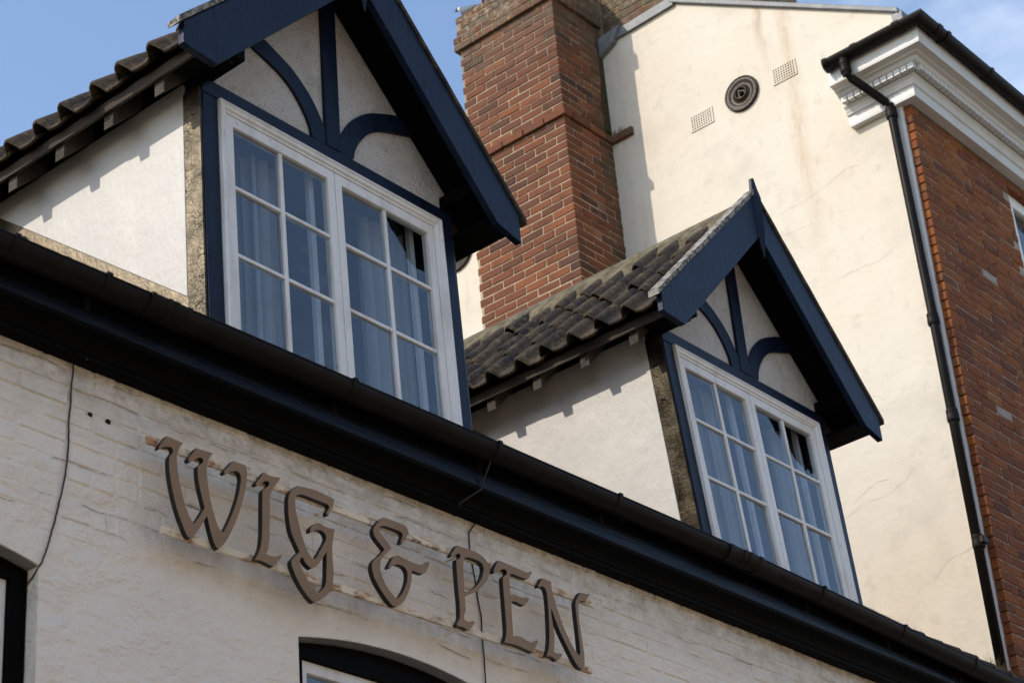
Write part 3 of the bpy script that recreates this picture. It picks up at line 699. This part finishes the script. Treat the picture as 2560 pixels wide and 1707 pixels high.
W_ = (360, 1080, 300 / 1568); G_ = (600, 1160, 300 / 1307); A_ = (900, 1280, 200 / 1254); P_ = (1100, 1350, 250 / 1352); N_ = (1310, 1430, 200 / 1206)
LET = {
 'letter_w': (W_, [[(300,50),(510,140),(470,195),(440,260),(430,330),(440,480),(465,650),(500,800),(545,970),(590,1090),(645,1188),(658,1190),(720,1110),(795,985),(760,850),(725,700),(705,560),(702,445),(735,425),(768,395),(775,360),(755,335),(720,330),(675,350),(610,390),(590,385),(578,355),(590,325),(640,270),(690,205),(740,225),(905,275),(860,330),(830,400),(822,540),(838,700),(870,880),(910,1050),(960,1210),(1000,1280),(1035,1303),(1050,1285),(1110,1170),(1180,1000),(1235,820),(1265,650),(1268,590),(1250,535),(1215,505),(1150,510),(1070,550),(1050,540),(1045,510),(1100,450),(1165,375),(1320,430),(1340,460),(1345,560),(1330,720),(1290,900),(1230,1090),(1150,1280),(1060,1440),(970,1530),(930,1470),(890,1360),(850,1200),(825,1090),(770,1180),(700,1290),(610,1390),(560,1340),(510,1220),(450,1060),(400,880),(360,690),(335,520),(328,400),(335,320),(375,265),(382,235),(360,200),(320,190),(260,190),(210,218),(192,212),(200,180),(250,115)]]),
 'letter_i': (G_, [[(265,88),(330,125),(445,148),(400,205),(355,275),(330,340),(325,560),(320,820),(305,930),(282,970),(320,990),(390,1005),(440,985),(455,990),(450,1015),(365,1115),(300,1080),(220,1045),(160,1038),(190,990),(225,900),(240,780),(243,560),(245,320),(255,280),(310,235),(322,205),(305,185),(265,185),(210,225),(180,232),(168,210),(215,155)]]),
 'letter_g': (G_, [[(625,235),(800,275),(1000,365),(1025,385),(1020,430),(990,500),(965,560),(945,545),(945,520),(970,480),(965,445),(940,430),(800,375),(680,330),(625,330),(605,360),(603,470),(630,600),(680,790),(730,930),(790,1025),(825,1028),(880,930),(930,840),(940,790),(920,745),(880,718),(830,715),(775,740),(762,730),(770,690),(820,645),(865,640),(930,680),(1035,710),(1015,800),(1005,920),(1010,1050),(1020,1180),(1010,1300),(980,1390),(900,1460),(810,1505),(760,1460),(680,1350),(610,1220),(565,1100),(560,1050),(600,1000),(650,948),(610,860),(560,740),(535,600),(525,470),(530,350),(560,290)],
   [(680,1005),(720,1080),(780,1135),(850,1090),(900,1020),(945,950),(943,1100),(940,1260),(925,1330),(870,1390),(830,1380),(760,1300),(700,1190),(655,1080),(655,1035)]]),
 'ampersand': (A_, [[(370,80),(520,130),(670,190),(740,250),(765,330),(735,380),(705,440),(660,495),(637,480),(650,420),(668,365),(655,320),(600,285),(440,225),(360,210),(310,225),(300,280),(340,350),(420,455),(495,560),(440,620),(370,690),(335,740),(320,830),(330,950),(390,1100),(470,1230),(560,1335),(610,1340),(680,1240),(735,1100),(747,980),(730,900),(680,845),(590,812),(535,825),(470,875),(448,865),(455,830),(520,710),(555,680),(610,680),(760,755),(910,815),(980,820),(1075,770),(1090,800),(1030,940),(990,965),(900,940),(815,905),(810,1050),(785,1180),(720,1340),(640,1440),(560,1475),(510,1455),(420,1350),(320,1200),(230,1030),(192,900),(190,810),(230,740),(310,670),(385,580),(330,510),(240,390),(210,300),(220,240),(300,130)]]),
 'letter_p': (P_, [[(230,68),(400,125),(520,175),(610,250),(655,330),(668,410),(650,510),(590,600),(500,685),(400,730),(338,748),(342,850),(348,960),(330,1000),(325,1060),(360,1090),(400,1095),(460,1085),(470,1110),(440,1160),(400,1200),(375,1208),(330,1180),(290,1165),(235,1155),(225,1130),(250,1090),(270,1030),(265,850),(245,640),(228,430),(220,260),(265,240),(280,210),(265,180),(235,180),(180,215),(150,212),(150,190),(190,130)],
   [(320,250),(315,400),(325,560),(330,690),(390,685),(480,630),(550,540),(585,440),(590,370),(565,310),(500,265),(400,232),(345,230)]]),
 'letter_e': (P_, [[(795,270),(940,330),(1100,400),(1170,430),(1235,415),(1240,440),(1205,500),(1180,520),(1100,500),(985,452),(945,455),(940,500),(945,620),(955,740),(1000,730),(1060,755),(1130,775),(1195,770),(1205,795),(1160,860),(1135,880),(1060,845),(1000,818),(965,830),(968,950),(980,1120),(992,1295),(1050,1290),(1110,1310),(1190,1365),(1240,1385),(1320,1345),(1325,1370),(1260,1515),(1150,1465),(1020,1410),(870,1375),(890,1310),(900,1200),(885,1000),(870,800),(855,620),(850,520),(860,490),(900,460),(905,420),(880,390),(840,390),(760,435),(725,430),(725,400),(760,330)]]),
 'letter_n': (N_, [[(270,85),(410,140),(415,220),(450,370),(520,600),(600,830),(700,1040),(790,1205),(842,1246),(850,1200),(820,900),(790,650),(775,480),(790,410),(850,300),(940,325),(1000,318),(950,390),(930,435),(870,428),(830,450),(820,510),(830,700),(860,900),(890,1100),(910,1250),(912,1400),(880,1460),(820,1420),(740,1290),(640,1090),(540,880),(450,650),(415,540),(410,600),(430,740),(455,900),(460,1020),(450,1190),(500,1220),(575,1220),(560,1270),(495,1330),(430,1275),(370,1258),(340,1265),(375,1130),(385,950),(378,740),(365,500),(345,320),(320,240),(280,208),(225,222),(212,200),(240,150)]]),
}
for nm, ((ox, oy, s), loops) in LET.items():
    L2 = []
    for L in loops:
        sm = catmull(L, True, 3, 44)
        L2.append([((q := onY(ox + s * a, oy + s * b, LY0)).x, q.z) for a, b in sm])
    MB().prism(L2, lambda p, d: (p[0], d, p[1]), LY0, LY1, 0, 1).build(nm, [m_letter, m_letterside], sign)

# ================================================================== neighbouring building
XC = 11.88
fy = lambda z: -.0136 * (z - 7.5)
nb = thing('neighbouring_building', 'tall neighbouring building with sunlit cream rendered side and red brick front', 'building', (12.6, 1.0, 0))
cw = MB()
cw.prism([[(.10, 0), (7, 0), (7, 9.0), (5.5, 10.9), (3.4, 12.0), (3.4, 12.33), (1.86, 12.33), (-.06, 11.14), (-.06, 10.70), (.10, 10.6)]], lambda p, d: (d, p[0], p[1]), XC, XC + .4)
cream = cw.build('rendered_side_wall', m_cream, nb)
PC = lambda x, y: onX(x, y, XC - .0025)
for pts in ([(1950, 535), (2005, 505), (2060, 470), (2110, 425), (2150, 410)], [(2090, 700), (2160, 665), (2200, 650), (2245, 610)], [(1930, 600), (1990, 578), (2040, 555)],
            [(2110, 1300), (2160, 1255), (2215, 1240), (2265, 1200), (2285, 1165)], [(2335, 1450), (2370, 1400), (2420, 1375), (2445, 1355)], [(2130, 1260), (2190, 1205), (2225, 1195)],
            [(1545, 275), (1600, 255), (1640, 225), (1680, 190), (1725, 165)], [(2145, 1000), (2200, 990), (2215, 1005)]):
    ribbon(pts, .0011, PC, m_crackm, 'hairline_crack', cream)
MB().prism([[(fy(5) + .058, 5.0), (fy(5) + .15, 5.0), (fy(10.33) + .15, 10.33), (fy(10.33) + .058, 10.33)]], lambda p, d: (d, p[0], p[1]), XC - .016, XC + .05).build('render_edge_strip', m_cornice, nb, bevel=.012)
# brick front: backing and bricks
XF = 11.895
WX0, WX1, WZ0, WZ1 = 13.335, 14.45, 8.60, 10.250
fb = MB()
fb.prism([[(XF + .012, 4.0), (16, 4.0), (16, 10.5), (XF + .012, 10.5)], [(WX0, WZ0), (WX1, WZ0), (WX1, WZ1), (WX0, WZ1)]], lambda p, d: (p[0], fy(p[1]) + d, p[1]), .0065, .11, 0, 1)
front = fb.build('brick_front', [m_joint2, m_brick2], nb)
items = []; zc = 5.25; c = 0
while zc < 10.32:
    x = XF; head = c % 2
    first = True
    while x < 15.85:
        L = .103 if (head and first) or (not first and c % 3 == 2 and random.random() < .35) else .215
        first = False
        px, py = proj((x + L / 2, fy(zc), zc))
        xr = x + L
        if WZ0 - .03 < zc < WZ1 + .02 and xr > WX0 - .06 and x < WX1: 
            if x < WX0 - .09: L = WX0 - .01 - x
            else:
                x = max(x, WX1) if x < WX1 else x
                x += .0; 
                if x >= WX1 - .001: x = WX1 + .01; continue
                continue
        if px < 4200 and py < 2600:
            mt = m_patch if random.random() < .006 else m_brick2
            dep = .103 if not (first) else .1
            items.append((brick_variant(L, .066, .09, mt, .004, .003), Vector((x + L / 2 + random.uniform(-.004, .003), fy(zc) + .045 + random.uniform(-.002, .002), zc + random.uniform(-.0015, .0015))), 0))
        x += L + .010
    zc += .075; c += 1
vis = [it for it in items if -20 < proj(it[1])[0] < 2600 and proj(it[1])[1] < 1760]
far = [it for it in items if it not in vis]
lay(vis, front, 'upper_front_bricks', m_brick2)
if far: join_bricks(far, 'further_front_bricks', m_brick2, front)
# window in the brick front
wy = fy(9.5)
wy += .05
fr = MB(); fr.prism([[(WX0, WZ0), (WX1, WZ0), (WX1, WZ1), (WX0, WZ1)], [(WX0 + .15, WZ0 + .1), (WX1 - .15, WZ0 + .1), (WX1 - .15, WZ1 - .11), (WX0 + .15, WZ1 - .11)]], lambda p, d: (p[0], d, p[1]), wy - .004, wy + .05)
win = fr.build('sash_window', m_white, nb, bevel=.006)
MB().box(WX0 + .08, WX1 - .08, wy + .02, wy + .024, WZ0 + .09, WZ1 - .08).build('pane', m_glass, win)
MB().box(WX0 + .086, WX1 - .086, wy - .002, wy + .03, 9.40, 9.45).build('meeting_rail', m_white, win, bevel=.004)
MB().box(WX0 + .02, WX1 - .02, wy + .06, wy + .065, WZ0, WZ1).build('dim_room_sheet', m_dark, win)  # dark sheet behind the pane, coloured to stand for the dim room
# cornice with mitred return
x0, y0 = 11.90, -.045
YE = .435
cp = [(.0, 10.318), (.080, 10.318), (.083, 10.340), (.083, 10.405), (.098, 10.412), (.104, 10.430), (.108, 10.436), (.112, 10.450), (.128, 10.470), (.132, 10.476), (.132, 10.522), (.172, 10.526), (.188, 10.535), (.205, 10.556), (.236, 10.564), (.236, 10.574), (.278, 10.580), (.294, 10.582), (.297, 10.600), (.300, 10.690), (.300, 10.728), (.0, 10.728)]
def cornice_pts(p, z): return [Vector((x0 - p, YE, z)), Vector((x0 - p, y0 - p, z)), Vector((16.0, y0 - p, z))]
cm = MB(); rows = [cornice_pts(p, z) for p, z in cp]
cm.loft([[r_[i] for r_ in rows] for i in range(3)], True, True)
cor = cm.build('cornice', m_cornice, nb)
dl = MB().box(-.0235, .0235, -.022, .022, -.0225, .0225).mesh('dentil', m_cornice, False, Vector((0, 0, 0)))[0]
yy = y0 - .150 + .012
while yy < YE - .02: inst('dentil', dl, (x0 - .166, yy, 10.4995), cor, math.pi / 2); yy += .0575
xx = x0 - .150 + .052
while xx < 15.2: inst('dentil', dl, (xx, y0 - .166, 10.4995), cor); xx += .0575
# coping, lead work
cpm = MB(); P = [(1.88, 12.345), (-.115, 11.105), (-.115, 11.150), (1.87, 12.392)]
cpm.prism([P], lambda p, d: (d, p[0], p[1]), XC - .035, XC + .42); cpm.build('lead_coping', m_lead, nb, bevel=.006)
MB().box(XC - .02, XC + .42, -.14, -.05, 10.72, 11.12).build('lead_apron', m_lead, nb, bevel=.006)
MB().prism([[(1.84, 12.30), (2.62, 12.28), (2.62, 12.365), (1.84, 12.39)]], lambda p, d: (d, p[0], p[1]), XC - .03, XC + .06).build('lead_flashing', m_lead, nb, bevel=.005)
MB().prism([[(2.47, 12.25), (2.628, 12.17), (2.628, 12.36), (2.38, 12.39)]], lambda p, d: (d, p[0], p[1]), XC - .06, XC + .04).build('lead_saddle', m_lead, nb, bevel=.02)
# air vents and pattress plates on the rendered wall
def vent(px, py, w, h, nm):
    c = onX(px, py, XC)
    loops = [[(c.y - w / 2, c.z - h / 2), (c.y + w / 2, c.z - h / 2), (c.y + w / 2, c.z + h / 2), (c.y - w / 2, c.z + h / 2)]]
    ny, nz = 9, 6
    for i in range(ny):
        for j in range(nz):
            y = c.y + w * .90 * ((i + .5) / ny - .5); z = c.z + h * .90 * ((j + .5) / nz - .5)
            loops.append([(y + .0078 * math.cos(k * math.pi / 3 + .5), z + .0078 * math.sin(k * math.pi / 3 + .5)) for k in range(6)])
    V = MB().prism(loops, lambda p, d: (d, p[0], p[1]), XC - .008, XC - .002).build('air_vent', m_cream, nb)
    MB().box(XC - .0018, XC - .0008, c.y - w * .47, c.y + w * .47, c.z - h * .46, c.z + h * .46).build('vent_void', m_hole, V)
vent(1755, 300, .225, .15, 'a'); vent(1961, 181, .225, .15, 'b')
def pattress(px, py, r):
    c = onX(px, py, XC)
    k = r / .155
    pr = [(.155, 0), (.158, -.010), (.155, -.022), (.148, -.026), (.143, -.018), (.132, -.024), (.112, -.016), (.088, -.010), (.068, -.016), (.058, -.030), (.050, -.034), (.044, -.026), (.040, -.012), (.030, -.012)]
    p = MB().lathe([(a * k, b) for a, b in pr] + [(.001, -.012)], c, (1, 0, 0), 40).build('pattress_plate', m_iron, nb, smooth=True)
    MB().lathe([(.024, -.010), (.024, -.034), (.020, -.038), (.001, -.038)], c, (1, 0, 0), 6).build('tie_bolt', m_iron, p)
    MB().lathe([(.010, -.036), (.010, -.055), (.001, -.056)], c, (1, 0, 0), 10).build('bolt_end', m_iron, p)
pattress(1856, 236, .155); pattress(1141, 634, .185)

# gutter and downpipe of the neighbour
g2 = thing('corner_gutter', 'black half-round gutter turning the white dentil cornice corner', 'gutter', (11.6, 0, 10.66))
gp, gr_, gz = .350, .060, 10.748
def half2(r, i, zr, n=12):
    out = []
    for k in range(n + 1):
        a = math.pi * k / n; p = gp + r * math.cos(a); z = zr - r * math.sin(a)
        out.append([Vector((x0 - p, .405, z)), Vector((x0 - p, y0 - p, z)), Vector((16.0, y0 - p, z))][i])
    return out
gm2 = MB(); gm2.loft([half2(gr_, i, gz) + list(reversed(half2(gr_ - .005, i, gz))) for i in range(3)], True, True); gm2.build('trough', m_gutter, g2, smooth=False, bevel=0)
def ring2(pos, along, r_, w_):
    mbx = MB()
    for_ = []
    for dx, rr in ((-w_, .001), (-w_, r_), (w_, r_), (w_, .001)):
        row = []
        for k in range(13):
            a = math.pi * k / 12; p = gp + (gr_ + rr) * math.cos(a); z = gz + .004 - (gr_ + rr) * math.sin(a)
            row.append(Vector((x0 - p, pos + dx, z)) if along == 'y' else Vector((pos + dx, y0 - p, z)))
        for_.append(row)
    mbx.loft(for_, False); return mbx
for pos, al, w_, r_ in ((.385, 'y', .018, .008), (.13, 'y', .025, .006), (-.235, 'y', .03, .007), (11.78, 'x', .03, .007), (11.90, 'x', .022, .010), (12.55, 'x', .02, .008), (13.25, 'x', .02, .008), (14.0, 'x', .02, .008)):
    ring2(pos, al, r_, w_).build('bracket', m_gutter, g2)
MB().lathe([(.001, 0), (.058, 0), (.060, .006), (.001, .007)], (x0 - gp, .405, gz - .02), (0, 1, 0), 18).build('stop_end', m_lead, g2)
dp = thing('downpipe', 'black downpipe with swan neck running down beside the brick quoins', 'downpipe', (11.8, .085, 5.7))
top = Vector((x0 - gp, .25, gz - gr_)); e1 = Vector((x0 - gp, .25, 10.565)); e2 = Vector((11.815, .085, 10.335)); bot = Vector((11.815, .10, 5.70))
path = [top, e1 + Vector((0, 0, .05)), e1, e1.lerp(e2, .10), e1.lerp(e2, .5), e1.lerp(e2, .92), e2, e2 + Vector((0, 0, -.05)), Vector((11.815, .082, 8.5)), bot]
MB().tube(path, .033, 16).build('pipe', m_gutter, dp, smooth=True)
def collar(c_, ax, L_, r_): MB().lathe([(.033, -L_ / 2), (r_, -L_ / 2), (r_ + .002, -L_ * .3), (r_, L_ * .1), (r_ - .002, L_ * .12), (r_, L_ * .4), (r_ - .001, L_ / 2), (.033, L_ / 2)], c_, ax, 18).build('collar', m_gutter, dp, smooth=False)
collar(top + Vector((0, 0, -.01)), (0, 0, 1), .05, .042); collar(e1 + Vector((0, 0, .055)), (0, 0, 1), .07, .041); collar(e2 + Vector((0, 0, -.075)), (0, 0, 1), .085, .042)
for px, py in ((2340, 795), (2391, 1035), (2470, 1345)):
    z = onX(px, py, 11.815).z; collar(Vector((11.815, .085, z)), (0, 0, 1), .085, .042)
    MB().box(11.815, 11.88, .070, .100, z - .014, z + .014).build('pipe_clip', m_gutter, dp)
zc_ = onX(2470, 1345, 11.815).z
MB().box(11.78, 11.85, .025, .060, zc_ - .025, zc_ + .025).build('pipe_clip', m_iron, dp, bevel=.008)

fil = MB(); N = 30; rings = []
for i in range(N + 1):
    y = -.02 + 1.5 * i / N; z = 5.905 + .84 * (y - .085); j = random.uniform(-.006, .006)
    rings.append([Vector((XC - .055 + j, y, z - .13)), Vector((XC - .045 + j, y, z - .035)), Vector((XC - .012, y, z + j)), Vector((XC + .01, y, z + j)), Vector((XC + .01, y, z - .13))])
fil.loft(rings, True, True).build('roof_fillet', m_patch, nb)
# ================================================================== chimney
XL, YF, YB = 11.245, 2.632, 3.665
ch = thing('chimney', 'tall red brick chimney projecting from the cream wall with lichened cap', 'chimney', (11.5, 3.1, 9.2))
ZC = 12.492; PT = .075
items = []
def coff(n):
    if n in (0, 1): return .034
    if n in (2, 3, 4): return .012
    if n == -16: return .030
    return 0.0
for n in range(-46, 5):
    zc = ZC + n * PT + .0325; o_ = coff(n); rnd = random.Random(n)
    even = n % 2 == 0
    def put(l, cx_, cy_, rz):
        items.append((brick_variant(l, .064, .1025, m_brick, .0035, .0025), Vector((cx_, cy_, zc + rnd.uniform(-.001, .001))), rz))
    yf = YF - o_; xl = XL - o_; ye = YB + o_
    # left face, running back from the corner
    y = yf if even else yf + .1125
    while y < ye - .03:
        L = min(.215, ye - y)
        if L < .05: break
        put(L, xl + .05125 + rnd.uniform(-.002, .002), y + L / 2, math.pi / 2); y += L + .010
    # front face
    x = xl + .1125 if even else xl
    while x < XC - .02:
        L = min(.215, XC - x)
        if L < .04: break
        put(L, x + L / 2, yf + .05125 + rnd.uniform(-.002, .002), 0); x += L + .010
    # back face filler (seen only from the side)
core = MB()
core.box(XL + .006, XC + .1, YF + .006, YB - .006, 9.0, ZC + 5 * PT - .012)
core.box(XL - .028, XC, YF - .028, YB + .028, ZC + .004, ZC + 2 * PT - .004)
core.box(XL - .006, XC, YF - .006, YB + .006, ZC + 2 * PT, ZC + 5 * PT - .014)
core.build('mortar_core', m_joint, ch)
vis = [it for it in items if it[1].z > 9.55]
lay(vis, ch, 'upper_bricks', m_brick)
MB().loft([[Vector((XL + .03 + a, YF + .03 + a, z)), Vector((XC + .2, YF + .03 + a, z)), Vector((XC + .2, YB - .03 - a, z)), Vector((XL + .03 + a, YB - .03 - a, z))] for a, z in ((-.02, ZC + 5 * PT - .013), (.0, ZC + 5 * PT + .01), (.12, ZC + 5 * PT + .045))], True, True).build('flaunching', m_mortar, ch)
MB().box(11.845, 11.88, 2.405, YF - .032, 11.300 - .008 + .0, 11.365).build('string_course_return', m_brick, ch, bevel=.004)
pot = MB().lathe([(.105, 0), (.105, .30), (.125, .31), (.125, .36), (.10, .37), (.085, .36), (.085, .05)], (11.52, 3.42, ZC + 5 * PT), (0, 0, 1), 24)
pot.build('chimney_pot', m_pot, ch, smooth=True)
cow = MB().lathe([(.135, 0), (.14, .03), (.12, .05)], (11.52, 3.42, ZC + 5 * PT + .20), (0, 0, 1), 24); cow.build('pot_rim', m_pot, ch, smooth=True)
# moss on the string course and mortar fillet against the wall
mm = MB()
for i in range(130):
    x = random.uniform(11.45, 11.90) if random.random() < .75 else random.uniform(11.8, 11.9); y = YF - .03 + random.uniform(-.012, .01) - (.12 * random.random() if x > 11.82 else 0); z = 11.372
    h = random.uniform(.012, .05); dx, dy = random.uniform(-.015, .015), random.uniform(-.015, .015); w = .004
    mm.add([(x - w, y, z), (x + w, y, z), (x + dx, y + dy, z + h)], [(0, 1, 2)])
o = mm.build('string_course_moss', m_mossm, ch); o['kind'] = 'stuff'
MB().prism([[(11.80, 11.38), (11.88, 11.38), (11.88, 12.28), (11.835, 12.25), (11.82, 11.9), (11.79, 11.7)]], lambda p, d: (p[0], d, p[1]), YF - .010, YF + .02).build('mortar_fillet', m_mossm, ch, bevel=.008)

st = thing('upper_chimney_stack', 'red brick stack rising behind the lead flashing at the top edge', 'chimney', (12.3, 2.2, 12.3))
items = []
for n in range(-3, 12):
    zc = 12.36 + n * .075; y = 1.20 + (n % 2) * .1125
    while y < 2.9:
        items.append((brick_variant(.215, .064, .1025, m_brick, .0035, .0025), Vector((11.96 + .05125, y + .1075, zc)), math.pi / 2)); y += .225
lay(items, st, 'more_bricks', m_brick)
MB().box(11.966, 12.7, 1.15, 3.1, 11.9, 13.2).build('mortar_core', m_joint, st)

# pigeon on the chimney head
pz = ZC + 5 * PT + .008; pc = Vector((11.36, 3.60, pz))
pg = MB(); axis = Vector((-.15, .95, -.0)).normalized()      # looks along +Y (left in the photo)
prof_ = [(-.17, .105, .012, .006), (-.12, .095, .028, .010), (-.06, .090, .048, .036), (.0, .088, .058, .052), (.05, .098, .055, .055), (.085, .120, .040, .042), (.10, .145, .028, .030), (.112, .165, .026, .026), (.128, .172, .024, .024), (.142, .168, .016, .016), (.150, .163, .006, .006), (.165, .158, .003, .003)]
side = Vector((axis.y, -axis.x, 0)); rings = []
for a, h, rw, rh in prof_:
    rings.append([pc + axis * a + Vector((0, 0, h)) + side * rw * math.cos(2 * math.pi * k / 14) + Vector((0, 0, 1)) * rh * math.sin(2 * math.pi * k / 14) for k in range(14)])
pg.loft(rings, True, True)
for s in (-1, 1): pg.tube([pc + axis * .01 + side * .02 * s + Vector((0, 0, .05)), pc + axis * .02 + side * .02 * s, pc + axis * .05 + side * .025 * s], .004, 6)
pb_ = pg.build('pigeon', m_feather, None, smooth=True); tag(pb_, 'grey pigeon sitting on the chimney top against the sky', 'bird')
MB().loft([[pc + axis * a + Vector((0, 0, h)) + side * r_ * math.cos(2 * math.pi * k / 12) + Vector((0, 0, r_ * math.sin(2 * math.pi * k / 12))) for k in range(12)] for a, h, r_ in ((.092, .138, .031), (.104, .150, .0305), (.112, .160, .028))], True, False).build('neck_patch', m_featherw, pb_, smooth=True)

# ================================================================== small plants on the gutter
def tuft(name, cx, cy, cz, n, spread, hmin, hmax, label, lean=0):
    t = MB(); random.seed(len(name) + n)
    for i in range(n):
        x = cx + random.gauss(0, spread); y = cy + random.uniform(-.03, .05); h = random.uniform(hmin, hmax); a = random.uniform(0, 6.28); b = random.uniform(.1, 1.0) * h
        z = cz + .76 * (y - cy)
        p = [Vector((x, y, z)), Vector((x + .35 * b * math.cos(a), y + .35 * b * math.sin(a), z + h * .6)), Vector((x + b * math.cos(a) + lean * h, y + b * math.sin(a), z + h * random.uniform(.6, 1.0)))]
        w = .0016; t.add([p[0] - Vector((w, 0, 0)), p[0] + Vector((w, 0, 0)), p[1] + Vector((w * .7, 0, 0)), p[1] - Vector((w * .7, 0, 0)), p[2]], [(0, 1, 2, 3), (3, 2, 4)])
    o_ = t.build(name, m_grass); tag(o_, label, 'weeds'); o_['kind'] = 'stuff'; return o_
xg = onY(2495, 1660, -.12).x
tuft('dry_grass', xg, -.12, onY(2495, 1688, -.12).z, 260, .10, .03, .15, 'tuft of dry grass growing in the gutter beside the downpipe')
xg = onY(2300, 1580, -.12).x
tuft('seedling', xg, -.10, onY(2300, 1592, -.10).z, 14, .03, .05, .10, 'thin dry seedlings standing in the gutter below the cream wall')
xg = onY(2190, 1530, -.12).x
tuft('moss_strip', xg, -.10, onY(2190, 1536, -.10).z, 160, .12, .01, .03, 'low strip of dry moss on the eaves right of the farther dormer')
